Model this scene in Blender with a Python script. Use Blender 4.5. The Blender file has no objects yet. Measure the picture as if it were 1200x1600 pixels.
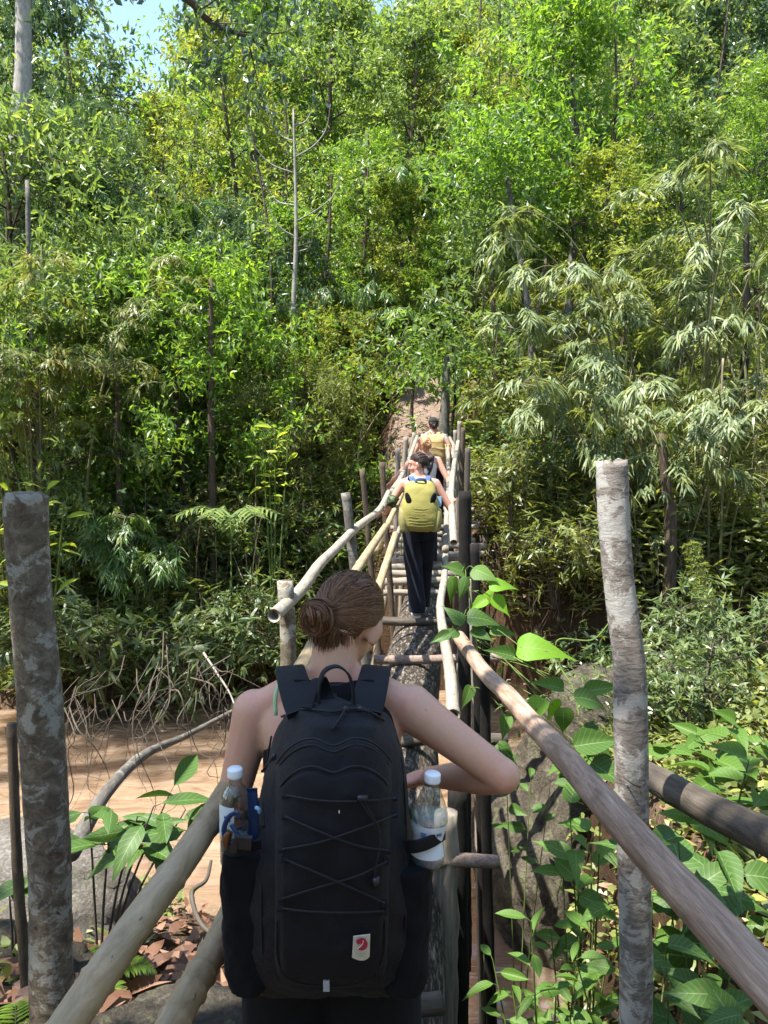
import bpy, math, random
import numpy as np
from mathutils import Vector, Matrix

# ------------------------------------------------------------------ camera, sky, sun, exposure
SC = bpy.context.scene
COL = SC.collection
CAMZ = 4.2                      # camera height above the river
PITCH = math.radians(5.4)
FPX = 1164.0                    # focal length in pixels of a 1200x1600 frame
cam_d = bpy.data.cameras.new('camera')
cam = bpy.data.objects.new('camera', cam_d); COL.objects.link(cam)
cam.location = (0, 0, CAMZ); cam.rotation_euler = (math.pi/2 - PITCH, 0, 0)
cam_d.sensor_fit = 'VERTICAL'; cam_d.sensor_height = 36.0; cam_d.lens = FPX/1600*36
cam_d.clip_start = 0.05; cam_d.clip_end = 500
SC.camera = cam

SUN_EL, SUN_AZ = math.radians(66), math.radians(-118)     # azimuth from +Y towards +X
W = bpy.data.worlds.new('World'); SC.world = W; W.use_nodes = True
nt = W.node_tree; bg = nt.nodes['Background']
sky = nt.nodes.new('ShaderNodeTexSky'); sky.sky_type = 'NISHITA'; sky.sun_disc = False
sky.sun_elevation = SUN_EL; sky.sun_rotation = SUN_AZ; sky.air_density = 1.0; sky.dust_density = 0.6; sky.ozone_density = 1.5
nt.links.new(sky.outputs[0], bg.inputs[0]); bg.inputs[1].default_value = 0.15
sd = bpy.data.lights.new('sun', 'SUN'); sd.energy = 5.0; sd.angle = math.radians(0.5); sd.color = (1.0, 0.95, 0.86)
sun = bpy.data.objects.new('sun', sd); COL.objects.link(sun)
S = Vector((math.sin(SUN_AZ)*math.cos(SUN_EL), math.cos(SUN_AZ)*math.cos(SUN_EL), math.sin(SUN_EL)))
sun.rotation_euler = S.to_track_quat('Z', 'Y').to_euler(); sun.location = (0, 0, 40)
vs = SC.view_settings; vs.view_transform = 'Standard'; vs.look = 'None'; vs.gamma = 1.0; vs.use_curve_mapping = False
vs.exposure = 1.65
cy = SC.cycles
cy.max_bounces = 7; cy.diffuse_bounces = 4; cy.glossy_bounces = 2; cy.transmission_bounces = 4; cy.transparent_max_bounces = 8
cy.caustics_reflective = False; cy.caustics_refractive = False; cy.sample_clamp_indirect = 6.0
cy.use_adaptive_sampling = True; cy.adaptive_threshold = 0.02
try:
    cy.use_denoising = True; cy.denoiser = 'OPENIMAGEDENOISE'
except Exception: pass

rng = np.random.default_rng(7)
random.seed(7)

# ------------------------------------------------------------------ helpers
def ray(px, py):
    cx, c2 = (px-600)/FPX, (800-py)/FPX
    f = np.array([0, math.cos(PITCH), -math.sin(PITCH)]); u = np.array([0, math.sin(PITCH), math.cos(PITCH)])
    return f + c2*u + np.array([cx, 0, 0])
def P(px, py, d):                      # place seen at (px,py) in the photograph, d metres ahead
    v = ray(px, py); v = v/v[1]*d; return np.array([v[0], v[1], v[2]+CAMZ])
def PX(px, d): return (px-600)/FPX*d

def unit(a):
    a = np.asarray(a, float); return a/np.maximum(np.linalg.norm(a, axis=-1, keepdims=True), 1e-9)

def _h(i, j, k):
    s = np.sin(i*127.1+j*311.7+k*74.7)*43758.5453; return s-np.floor(s)
def vnoise(p):                         # value noise, p (N,3) -> (N,) in 0..1
    p = np.asarray(p, float); i = np.floor(p); f = p-i; f = f*f*(3-2*f); r = 0
    for a in (0, 1):
        for b in (0, 1):
            for c in (0, 1):
                w = (f[:, 0] if a else 1-f[:, 0])*(f[:, 1] if b else 1-f[:, 1])*(f[:, 2] if c else 1-f[:, 2])
                r = r + w*_h(i[:, 0]+a, i[:, 1]+b, i[:, 2]+c)
    return r
def fbm(p, o=4):
    p = np.asarray(p, float); r = 0; a = .5; t = 0
    for k in range(o):
        r = r + a*vnoise(p*2**k+k*17.3); t += a; a *= .5
    return r/t

class MB:
    """collects vertices, quads and triangles of ONE mesh"""
    def __init__(s): s.V = []; s.Q = []; s.T = []; s.C = []; s.n = 0
    def add(s, V, Q=None, T=None, C=None):
        V = np.asarray(V, float).reshape(-1, 3)
        s.V.append(V); s.C.append(V if C is None else np.asarray(C, float).reshape(-1, 3))
        if Q is not None and len(Q): s.Q.append(np.asarray(Q, int).reshape(-1, 4)+s.n)
        if T is not None and len(T): s.T.append(np.asarray(T, int).reshape(-1, 3)+s.n)
        s.n += len(V); return s
    def mesh(s, name, smooth=True, shift=None):
        V = np.concatenate(s.V); C = np.concatenate(s.C)
        if shift is not None: V = V-np.asarray(shift)
        q = np.concatenate(s.Q) if s.Q else np.zeros((0, 4), int); t = np.concatenate(s.T) if s.T else np.zeros((0, 3), int)
        me = bpy.data.meshes.new(name); me.vertices.add(len(V)); me.vertices.foreach_set('co', V.astype('f').ravel())
        nl = q.size+t.size; me.loops.add(nl); me.loops.foreach_set('vertex_index', np.concatenate([q.ravel(), t.ravel()]).astype('i'))
        me.polygons.add(len(q)+len(t))
        me.polygons.foreach_set('loop_start', np.concatenate([np.arange(len(q))*4, q.size+np.arange(len(t))*3]).astype('i'))
        me.polygons.foreach_set('use_smooth', np.full(len(q)+len(t), smooth))
        a = me.attributes.new('tc', 'FLOAT_VECTOR', 'POINT'); a.data.foreach_set('vector', C.astype('f').ravel())
        me.update(); me.validate(); return me

def tag(o, label=None, cat=None, group=None, kind=None):
    if label: o['label'] = label
    if cat: o['category'] = cat
    if group: o['group'] = group
    if kind: o['kind'] = kind
    return o
def obj(name, data, mat=None, parent=None, label=None, cat=None, group=None, kind=None, smooth=True, loc=None):
    if isinstance(data, MB): data = data.mesh(name, smooth)
    o = bpy.data.objects.new(name, data); COL.objects.link(o)
    if mat is not None and data is not None and not data.materials: data.materials.append(mat)
    if parent is not None: o.parent = parent
    if loc is not None: o.location = loc
    return tag(o, label, cat, group, kind)
def empty(name, loc, label=None, cat=None, group=None):
    o = bpy.data.objects.new(name, None); COL.objects.link(o); o.location = loc; o.empty_display_size = .1
    return tag(o, label, cat, group)

def smoothpath(pts, n):
    pts = np.asarray(pts, float); k = len(pts)
    if k == 2: return pts[0]+(pts[1]-pts[0])*np.linspace(0, 1, n)[:, None]
    t = np.linspace(0, k-1, n); i = np.clip(np.floor(t).astype(int), 0, k-2); f = (t-i)[:, None]
    e = np.vstack([2*pts[0]-pts[1], pts, 2*pts[-1]-pts[-2]])
    p0, p1, p2, p3 = e[i], e[i+1], e[i+2], e[i+3]
    return .5*((2*p1)+(-p0+p2)*f+(2*p0-5*p1+4*p2-p3)*f*f+(-p0+3*p1-3*p2+p3)*f**3)
def lerpn(vals, n):
    vals = np.asarray(vals, float); return np.interp(np.linspace(0, 1, n), np.linspace(0, 1, len(vals)), vals)

def frames(path):
    T = np.gradient(path, axis=0); T = unit(T)
    a = np.array([0, 0, 1.]) if abs(T[0][2]) < .9 else np.array([1., 0, 0])
    N = [unit(np.cross(np.cross(T[0], a), T[0]))]
    for k in range(1, len(T)):
        v = N[-1]-T[k]*np.dot(N[-1], T[k]); N.append(unit(v))
    N = np.array(N); return T, N, np.cross(T, N)
def tube(mb, path, rad, n=8, cap=True, lump=0., flat=1., seed=0, hollow=False, upv=None):
    path = np.asarray(path, float); m = len(path); rad = np.broadcast_to(np.asarray(rad, float), (m,)).copy() if np.ndim(rad) else np.full(m, rad)
    T, N, B = frames(path)
    if upv is not None:
        N = unit(np.asarray(upv)-T*(T@np.asarray(upv))[:, None]); B = np.cross(T, N)
    a = np.arange(n)/n*2*np.pi; ca, sa = np.cos(a), np.sin(a)
    L = np.concatenate([[0], np.cumsum(np.linalg.norm(np.diff(path, axis=0), axis=1))])
    R = np.repeat(rad[:, None], n, 1)
    Cc = np.stack([ca*R, sa*R, np.repeat(L[:, None], n, 1)], -1)
    if lump:
        nz = fbm(Cc.reshape(-1, 3)*np.array([1, 1, .45])/max(rad.mean(), .004)*.9+seed*13.7, 3).reshape(m, n)-.5
        R = R*(1+lump*2*nz)
    V = path[:, None]+N[:, None]*(ca*R)[..., None]+B[:, None]*(sa*R*flat)[..., None]
    i = np.arange(m-1)[:, None]*n; j = np.arange(n)[None]; j2 = (j+1) % n
    Q = np.stack([i+j, i+j2, i+n+j2, i+n+j], -1).reshape(-1, 4)
    V = V.reshape(-1, 3); Cc = Cc.reshape(-1, 3); Tt = []
    if cap and not hollow:
        V = np.vstack([V, path[0], path[-1]]); Cc = np.vstack([Cc, [0, 0, L[0]], [0, 0, L[-1]]]); b = m*n
        Tt = [[b, (k+1) % n, k] for k in range(n)]+[[b+1, (m-1)*n+k, (m-1)*n+(k+1) % n] for k in range(n)]
    if hollow:
        for e, s in ((0, 1), (m-1, -1)):
            b = len(V); base = e*n; dirn = T[e]*s
            ring = V[base:base+n]; ctr = path[e]
            in1 = ctr+(ring-ctr)*.72; in2 = in1+dirn*rad[e]*1.6
            V = np.vstack([V, in1, in2, ctr+dirn*rad[e]*1.6]); Cc = np.vstack([Cc, in1*0, in2*0, [[0, 0, 0]]])
            for k in range(n):
                k2 = (k+1) % n
                Q = np.vstack([Q, [[base+k, base+k2, b+k2, b+k], [b+k, b+k2, b+n+k2, b+n+k]]])
                Tt.append([b+2*n, b+n+k, b+n+k2])
    mb.add(V, Q, Tt if len(Tt) else None, Cc); return mb

def loft(mb, rings, n=20, cap=True):
    """rings: (cx,cy,cz,rx,ry[,power]) horizontal super-ellipses, bottom to top"""
    V = []; a = np.arange(n)/n*2*np.pi
    for r in rings:
        p = r[5] if len(r) > 5 else 2.0
        c, s = np.cos(a), np.sin(a)
        x = np.sign(c)*np.abs(c)**(2/p)*r[3]; y = np.sign(s)*np.abs(s)**(2/p)*r[4]
        V.append(np.stack([r[0]+x, r[1]+y, np.full(n, r[2])], -1))
    m = len(V); V = np.concatenate(V); i = np.arange(m-1)[:, None]*n; j = np.arange(n)[None]; j2 = (j+1) % n
    Q = np.stack([i+j, i+j2, i+n+j2, i+n+j], -1).reshape(-1, 4); Tt = []
    if cap:
        V = np.vstack([V, [rings[0][0], rings[0][1], rings[0][2]], [rings[-1][0], rings[-1][1], rings[-1][2]]]); b = m*n
        Tt = [[b, (k+1) % n, k] for k in range(n)]+[[b+1, (m-1)*n+k, (m-1)*n+(k+1) % n] for k in range(n)]
    mb.add(V, Q, Tt if Tt else None); return mb
def loft_s(mb, rings, n=24, k=30):
    R = np.array([list(r)+[2.0]*(6-len(r)) for r in rings], float)
    R2 = smoothpath(R, k) if len(R) > 2 else R
    return loft(mb, R2, n)
def ell(mb, c, r, M=None, n=16, m=10):
    th = np.linspace(0, np.pi, m+1)[1:-1]; a = np.arange(n)/n*2*np.pi
    V = np.array([[math.sin(t)*math.cos(x), math.sin(t)*math.sin(x), math.cos(t)] for t in th for x in a]+[[0, 0, 1], [0, 0, -1]])
    V = V*np.asarray(r)
    if M is not None: V = V@np.asarray(M).T
    V = V+np.asarray(c); i = np.arange(m-2)[:, None]*n; j = np.arange(n)[None]; j2 = (j+1) % n
    Q = np.stack([i+j, i+n+j, i+n+j2, i+j2], -1).reshape(-1, 4); b = (m-1)*n
    T = [[b, k, (k+1) % n] for k in range(n)]+[[b+1, (m-2)*n+(k+1) % n, (m-2)*n+k] for k in range(n)]
    mb.add(V, Q, T); return mb
def box(mb, c, s, M=None):
    V = np.array([[x, y, z] for x in (-.5, .5) for y in (-.5, .5) for z in (-.5, .5)])*np.asarray(s)
    if M is not None: V = V@np.asarray(M).T
    mb.add(V+np.asarray(c), [[0, 1, 3, 2], [4, 6, 7, 5], [0, 4, 5, 1], [2, 3, 7, 6], [0, 2, 6, 4], [1, 5, 7, 3]]); return mb
def ribbon(mb, path, wv, width, thick, n=24):
    """a flat band: path points, wv = width direction(s)"""
    path = smoothpath(path, n); T = unit(np.gradient(path, axis=0)); wv = np.broadcast_to(np.asarray(wv, float), path.shape) if np.ndim(wv) == 1 else smoothpath(wv, n)
    w = unit(wv-T*np.sum(wv*T, 1)[:, None]); nn = np.cross(T, w); wd = lerpn(np.atleast_1d(width), n)[:, None]/2
    h = thick/2; prof = [(-1, -h), (-.9, -h*1.2), (.9, -h*1.2), (1, -h), (1, h), (.9, h*1.2), (-.9, h*1.2), (-1, h)]; k = len(prof)
    V = np.stack([path+w*wd*a+nn*b for a, b in prof], 1).reshape(-1, 3)
    i = np.arange(n-1)[:, None]*k; j = np.arange(k)[None]; j2 = (j+1) % k
    Q = np.stack([i+j, i+j2, i+k+j2, i+k+j], -1).reshape(-1, 4)
    Q = np.vstack([Q, [[0, 5, 6, 7], [0, 1, 2, 5], [2, 3, 4, 5]], np.array([[0, 7, 6, 5], [0, 5, 2, 1], [2, 5, 4, 3]])+(n-1)*k])
    mb.add(V, Q); return mb
def lathe(mb, prof, c, M=None, n=24, squash=None):
    prof = np.asarray(prof, float); m = len(prof); a = np.arange(n)/n*2*np.pi
    V = np.stack([prof[:, 0][:, None]*np.cos(a), prof[:, 0][:, None]*np.sin(a), np.repeat(prof[:, 1][:, None], n, 1)], -1).reshape(-1, 3)
    C0 = V.copy()
    if squash: V = squash(V)
    if M is not None: V = V@np.asarray(M).T
    i = np.arange(m-1)[:, None]*n; j = np.arange(n)[None]; j2 = (j+1) % n
    Q = np.stack([i+j, i+j2, i+n+j2, i+n+j], -1).reshape(-1, 4)
    mb.add(V+np.asarray(c), Q, None, C0); return mb
def union(mb, voxel, smooth=6, name='body', fac=.5):
    """one continuous surface out of overlapping closed pieces"""
    me = mb.mesh(name+'_raw'); o = bpy.data.objects.new(name+'_raw', me); COL.objects.link(o)
    r = o.modifiers.new('r', 'REMESH'); r.mode = 'VOXEL'; r.voxel_size = voxel; r.use_smooth_shade = True
    if smooth:
        s = o.modifiers.new('s', 'SMOOTH'); s.factor = fac; s.iterations = smooth
    dg = bpy.context.evaluated_depsgraph_get(); m2 = bpy.data.meshes.new_from_object(o.evaluated_get(dg)); m2.name = name
    bpy.data.objects.remove(o); bpy.data.meshes.remove(me)
    n = len(m2.polygons); m2.polygons.foreach_set('use_smooth', np.ones(n, bool))
    co = np.empty(len(m2.vertices)*3, 'f'); m2.vertices.foreach_get('co', co)
    a = m2.attributes.get('tc') or m2.attributes.new('tc', 'FLOAT_VECTOR', 'POINT')
    if a.domain == 'POINT' and a.data_type == 'FLOAT_VECTOR': a.data.foreach_set('vector', co)
    m2.update(); return m2
def displace(me, fn):
    n = len(me.vertices); co = np.empty(n*3, 'f'); me.vertices.foreach_get('co', co); co = co.reshape(-1, 3).astype(float)
    no = np.empty(n*3, 'f'); me.vertex_normals.foreach_get('vector', no); no = no.reshape(-1, 3)
    me.vertices.foreach_set('co', (co+no*fn(co)[:, None]).astype('f').ravel()); me.update(); return me

# ------------------------------------------------------------------ materials
class NT:
    def __init__(s, name):
        s.m = bpy.data.materials.new(name); s.m.use_nodes = True; s.t = s.m.node_tree; s.t.nodes.clear()
        s.out = s.n('ShaderNodeOutputMaterial')
    def n(s, typ, **kw):
        x = s.t.nodes.new(typ)
        for k, v in kw.items():
            if k.startswith('i_'): x.inputs[k[2:].replace('_', ' ')].default_value = v
            else: setattr(x, k, v)
        return x
    def l(s, a, b): s.t.links.new(a, b)
    def tc(s, scale=(1, 1, 1)):
        a = s.n('ShaderNodeAttribute', attribute_name='tc'); mp = s.n('ShaderNodeMapping'); mp.inputs['Scale'].default_value = scale
        s.l(a.outputs['Vector'], mp.inputs['Vector']); return mp.outputs[0]
    def noise(s, vec, scale, detail=4, rough=.6, dist=0.):
        x = s.n('ShaderNodeTexNoise'); x.inputs['Scale'].default_value = scale; x.inputs['Detail'].default_value = detail
        x.inputs['Roughness'].default_value = rough; x.inputs['Distortion'].default_value = dist
        if vec is not None: s.l(vec, x.inputs['Vector'])
        return x.outputs[0]
    def ramp(s, fac, stops):
        x = s.n('ShaderNodeValToRGB'); e = x.color_ramp.elements
        while len(e) > 1: e.remove(e[-1])
        e[0].position = stops[0][0]; e[0].color = c4(stops[0][1])
        for p, c in stops[1:]:
            k = e.new(p); k.color = c4(c)
        s.l(fac, x.inputs[0]); return x.outputs[0]
    def mix(s, fac, a, b, mode='MIX'):
        x = s.n('ShaderNodeMix', data_type='RGBA', blend_type=mode)
        for v, k in ((fac, 0), (a, 6), (b, 7)):
            if isinstance(v, (int, float)): x.inputs[k].default_value = v
            elif isinstance(v, tuple): x.inputs[k].default_value = c4(v)
            else: s.l(v, x.inputs[k])
        return x.outputs[2]
    def math(s, op, a, b=0., c=None):
        x = s.n('ShaderNodeMath', operation=op)
        for k, v in enumerate((a, b, c)):
            if v is None: continue
            if isinstance(v, (int, float)): x.inputs[k].default_value = v
            else: s.l(v, x.inputs[k])
        return x.outputs[0]
    def bump(s, h, strength=.5, dist=.01):
        x = s.n('ShaderNodeBump'); x.inputs['Strength'].default_value = strength; x.inputs['Distance'].default_value = dist
        s.l(h, x.inputs['Height']); return x.outputs[0]
    def bsdf(s, col, rough=.6, spec=.4, normal=None, **kw):
        b = s.n('ShaderNodeBsdfPrincipled')
        if isinstance(col, tuple): b.inputs['Base Color'].default_value = c4(col)
        else: s.l(col, b.inputs['Base Color'])
        if isinstance(rough, (int, float)): b.inputs['Roughness'].default_value = rough
        else: s.l(rough, b.inputs['Roughness'])
        b.inputs['Specular IOR Level'].default_value = spec
        if normal is not None: s.l(normal, b.inputs['Normal'])
        for k, v in kw.items(): b.inputs[k.replace('_', ' ')].default_value = v
        return b.outputs[0]
    def done(s, sh): s.l(sh, s.out.inputs[0]); return s.m
def c4(c): return (c[0], c[1], c[2], 1.0)

def leafmat(name, stops, trans=.4, rough=.42, spec=.5, tboost=1.9, veins=False):
    N = NT(name); g = N.n('ShaderNodeNewGeometry'); r = g.outputs['Random Per Island']
    if not veins and 'litter' not in name: k_ = .90 if name in ('leaf_forest', 'leaf_bright', 'leaf_yellow') else .95; stops = [(p, (min(.6, c[0]*1.6*k_+.003), c[1]*1.2*k_, min(.5, c[2]*2.0*k_))) for p, c in stops]
    a = N.n('ShaderNodeAttribute', attribute_name='tc'); sp = N.n('ShaderNodeSeparateXYZ'); N.l(a.outputs['Vector'], sp.inputs[0])
    if veins:
        f = r
    else:
        f = N.math('ADD', N.math('MULTIPLY', r, .62), N.math('MULTIPLY', sp.outputs[0], .38))
    col = N.ramp(f, stops); nrm = None
    if veins:
        ax = N.math('ABSOLUTE', sp.outputs[0])
        mid = N.math('LESS_THAN', ax, .035)
        w = N.math('SINE', N.math('MULTIPLY', N.math('SUBTRACT', sp.outputs[1], N.math('MULTIPLY', ax, .22)), 48.))
        vv = N.math('GREATER_THAN', w, .93)
        col = N.mix(N.math('MULTIPLY', N.math('MAXIMUM', mid, N.math('MULTIPLY', vv, .5)), .45), col, (.30, .42, .16))
        nz = N.noise(a.outputs['Vector'], 9., 3)
        col = N.mix(N.math('MULTIPLY', nz, .35), col, N.mix(.5, col, (.02, .05, .01)))
        gn = N.n('ShaderNodeNewGeometry'); sp2 = N.noise(gn.outputs['Position'], 55, 3, .6, .3); col = N.mix(N.ramp(sp2, [(.665, (0, 0, 0)), (.70, (1, 1, 1))]), col, (.10, .065, .025)); sp3 = N.noise(gn.outputs['Position'], 14, 3, .6); col = N.mix(N.math('MULTIPLY', sp3, .5), col, N.mix(.5, col, (.12, .16, .02)))
        nrm = N.bump(w, .10, .001)
    b = N.bsdf(col, rough, spec, nrm)
    t = N.n('ShaderNodeBsdfTranslucent')
    tc = N.mix(1.0, col, (tboost*1.05, tboost*1.0, tboost*.45), 'MULTIPLY'); N.l(tc, t.inputs[0])
    m = N.n('ShaderNodeMixShader'); m.inputs[0].default_value = trans; N.l(b, m.inputs[1]); N.l(t.outputs[0], m.inputs[2])
    return N.done(m.outputs[0])

G_D, G_M, G_B, G_Y = (.018, .05, .010), (.045, .115, .018), (.085, .19, .028), (.17, .24, .03)
M = {}
M['leaf_forest'] = leafmat('leaf_forest', [(0, (.045, .10, .025)), (.35, (.075, .16, .03)), (.65, (.12, .23, .04)), (.9, (.19, .29, .045)), (1, (.27, .29, .06))], .44)
M['leaf_yellow'] = leafmat('leaf_yellow', [(0, (.06, .12, .02)), (.4, (.12, .21, .025)), (.8, (.2, .28, .03)), (1, (.32, .28, .04))], .45)
M['leaf_bright'] = leafmat('leaf_bright', [(0, (.045, .12, .015)), (.5, (.09, .22, .02)), (.85, (.16, .30, .025)), (1, (.28, .32, .04))], .5)
M['leaf_dark'] = leafmat('leaf_dark', [(0, (.022, .06, .018)), (.5, (.042, .105, .028)), (.9, (.07, .15, .04)), (1, (.10, .17, .04))], .3, .34, .6)
M['leaf_bamboo'] = leafmat('leaf_bamboo', [(0, (.06, .12, .035)), (.35, (.10, .18, .05)), (.7, (.15, .24, .06)), (.88, (.20, .29, .06)), (1, (.30, .33, .12))], .38, .48, .55, 1.7)
M['leaf_bamboo_green'] = leafmat('leaf_bamboo_green', [(0, (.03, .09, .02)), (.5, (.06, .15, .025)), (.85, (.11, .21, .03)), (1, (.22, .26, .05))], .42, .36, .6)
M['leaf_bamboo_dry'] = leafmat('leaf_bamboo_dry', [(0, (.05, .11, .02)), (.4, (.10, .17, .03)), (.8, (.17, .22, .05)), (1, (.24, .22, .08))], .4)
M['leaf_under'] = leafmat('leaf_under', [(0, (.055, .095, .02)), (.4, (.09, .15, .027)), (.7, (.13, .20, .032)), (.9, (.19, .26, .04)), (.97, (.25, .22, .07)), (1, (.28, .16, .09))], .36, .4, .55)
M['leaf_willow'] = leafmat('leaf_willow', [(0, (.035, .085, .018)), (.5, (.065, .13, .026)), (.85, (.11, .18, .035)), (.96, (.22, .25, .05)), (1, (.3, .2, .1))], .32, .4, .65)
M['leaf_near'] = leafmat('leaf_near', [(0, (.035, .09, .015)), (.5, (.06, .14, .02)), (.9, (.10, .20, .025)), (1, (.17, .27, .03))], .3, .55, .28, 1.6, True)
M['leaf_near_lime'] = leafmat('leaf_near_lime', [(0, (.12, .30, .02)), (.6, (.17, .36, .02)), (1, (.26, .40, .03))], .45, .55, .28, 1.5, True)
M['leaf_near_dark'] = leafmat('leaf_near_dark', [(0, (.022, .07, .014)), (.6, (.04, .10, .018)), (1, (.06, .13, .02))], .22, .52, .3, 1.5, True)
M['leaf_litter'] = leafmat('leaf_litter', [(0, (.07, .035, .022)), (.4, (.14, .07, .042)), (.75, (.24, .135, .085)), (1, (.38, .25, .17))], .12, .55, .3, 1.2)
M['leaf_yellowtip'] = leafmat('leaf_yellowtip', [(0, (.12, .26, .02)), (.5, (.24, .38, .03)), (1, (.45, .48, .04))], .5, .4, .45, 1.5)

def barkmat(name, c_dark, c_mid, c_light, patch=None, patch_amt=.5, scale=14, stretch=.5, bstr=.6, bdist=.006, spots=None, rough=.85):
    N = NT(name); v = N.tc((1, 1, stretch)); n1 = N.noise(v, scale*1.8, 10, .72, .6); n2 = N.noise(v, scale*11, 6, .75)
    col = N.ramp(n1, [(.3, c_dark), (.5, c_mid), (.72, c_light)])
    col = N.mix(N.math('MULTIPLY', n2, .5), col, c_dark)
    if patch:
        n3 = N.noise(N.tc((1, 1, 1.1)), scale*.9, 9, .70, .5); pm = N.ramp(n3, [(.615-.2*patch_amt, (0, 0, 0)), (.665-.2*patch_amt, (1, 1, 1))])
        col = N.mix(N.math('MULTIPLY', pm, .72), col, N.mix(n2, patch, c_mid))
    if spots:
        n4 = N.noise(N.tc((1, 1, 1.3)), scale*2.2, 6, .6, .8); sm = N.ramp(n4, [(.65, (0, 0, 0)), (.70, (1, 1, 1))]); col = N.mix(sm, col, spots)
    ri = N.noise(N.tc((.7, .7, 5.)), scale*2.4, 6, .7, .5); h = N.math('ADD', N.math('ADD', n1, N.math('MULTIPLY', n2, .5)), N.math('MULTIPLY', ri, .35))
    return N.done(N.bsdf(col, rough, .25, N.bump(h, bstr, bdist)))
M['bark_post'] = barkmat('bark_post', (.04, .030, .02), (.17, .135, .095), (.34, .29, .22), (.56, .56, .50), .46, 13, 1.2, .9, .004, (.05, .03, .025))
M['bark_post_pale'] = barkmat('bark_post_pale', (.055, .042, .034), (.25, .215, .185), (.42, .385, .345), (.62, .62, .58), .60, 13, 3.0, .9, .004, (.07, .045, .04))
M['bark_grey'] = barkmat('bark_grey', (.05, .045, .04), (.13, .12, .10), (.24, .22, .19), (.33, .33, .29), .25, 9, .4, .9, .01)
M['bark_brown'] = barkmat('bark_brown', (.035, .025, .018), (.09, .065, .045), (.17, .13, .09), None, 0, 12, .35, .9, .008)
M['bark_pale'] = barkmat('bark_pale', (.14, .12, .10), (.30, .27, .23), (.44, .41, .36), None, 0, 9, .5, .4, .004)
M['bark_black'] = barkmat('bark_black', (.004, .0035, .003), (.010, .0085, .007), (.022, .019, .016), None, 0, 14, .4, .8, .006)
M['wood_weathered'] = barkmat('wood_weathered', (.08, .065, .05), (.26, .225, .18), (.42, .375, .31), None, 0, 16, .10, .8, .004)
M['wood_dark'] = barkmat('wood_dark', (.03, .024, .018), (.085, .07, .055), (.17, .145, .12), None, 0, 12, .12, .7, .005)
M['wood_knobby'] = barkmat('wood_knobby', (.09, .06, .045), (.30, .22, .18), (.46, .36, .31), None, 0, 40, .6, 1., .008)
M['moss'] = barkmat('moss', (.02, .03, .006), (.045, .06, .01), (.08, .10, .02), None, 0, 40, .6, 1., .02)
M['twig'] = barkmat('twig', (.04, .03, .022), (.10, .08, .06), (.2, .17, .13), None, 0, 40, .2, .4, .002)
M['twig_pale'] = barkmat('twig_pale', (.14, .11, .07), (.26, .21, .14), (.38, .32, .24), None, 0, 40, .2, .3, .002)
M['stem_green'] = barkmat('stem_green', (.05, .08, .02), (.10, .15, .03), (.18, .22, .06), None, 0, 30, .2, .3, .002)
M['culm'] = barkmat('culm', (.07, .08, .03), (.16, .16, .07), (.28, .25, .15), None, 0, 20, .1, .3, .002, None, .5)

def peeled():
    N = NT('wood_peeled'); v = N.tc((1, 1, .07)); f = N.noise(v, 75, 8, .74, .3); b = N.noise(N.tc((1, 1, .22)), 22, 8, .68, .9)
    col = N.ramp(f, [(.28, (.12, .075, .05)), (.45, (.30, .20, .14)), (.6, (.44, .32, .24)), (.78, (.60, .48, .39))])
    col = N.mix(N.ramp(b, [(.42, (0, 0, 0)), (.62, (1, 1, 1))]), col, N.mix(.55, col, (.10, .065, .04)))
    return N.done(N.bsdf(col, .62, .35, N.bump(f, .7, .004)))
M['wood_peeled'] = peeled()
def bamboo(name, a, b, c, dk):
    N = NT(name); v = N.tc((1, 1, .05)); f = N.noise(v, 60, 4, .6); g = N.noise(N.tc((1, 1, .4)), 22, 9, .72, .8); s = N.noise(N.tc((1, 1, .6)), 75, 4, .6, .4)
    col = N.ramp(g, [(.3, a), (.5, b), (.7, c)]); col = N.mix(N.math('MULTIPLY', f, .35), col, dk)
    sp = N.ramp(s, [(.69, (0, 0, 0)), (.73, (1, 1, 1))]); col = N.mix(N.math('MULTIPLY', sp, .8), col, dk)
    return N.done(N.bsdf(col, .5, .4, N.bump(f, .25, .002)))
M['bamboo_old'] = bamboo('bamboo_old', (.21, .145, .075), (.38, .285, .165), (.52, .405, .25), (.08, .05, .028))
M['bamboo_grey'] = bamboo('bamboo_grey', (.17, .145, .11), (.31, .275, .22), (.44, .40, .34), (.10, .075, .055))

def logmat():
    N = NT('log_bark'); v = N.tc((1, 1, .28)); n1 = N.noise(v, 24, 10, .75, .25); n2 = N.noise(N.tc((1, 1, .6)), 80, 8, .78)
    cr = N.ramp(N.math('ABSOLUTE', N.math('SUBTRACT', n1, .5)), [(.0, (0, 0, 0)), (.035, (.45, .45, .45)), (.07, (1, 1, 1))])
    col = N.ramp(n2, [(.25, (.10, .08, .06)), (.5, (.23, .19, .15)), (.75, (.40, .35, .29))])
    col = N.mix(cr, (.035, .027, .02), col); h = N.math('ADD', N.math('MULTIPLY', cr, .9), N.math('MULTIPLY', n2, .7))
    return N.done(N.bsdf(col, .9, .2, N.bump(h, 1., .02)))
M['log_bark'] = logmat()

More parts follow.
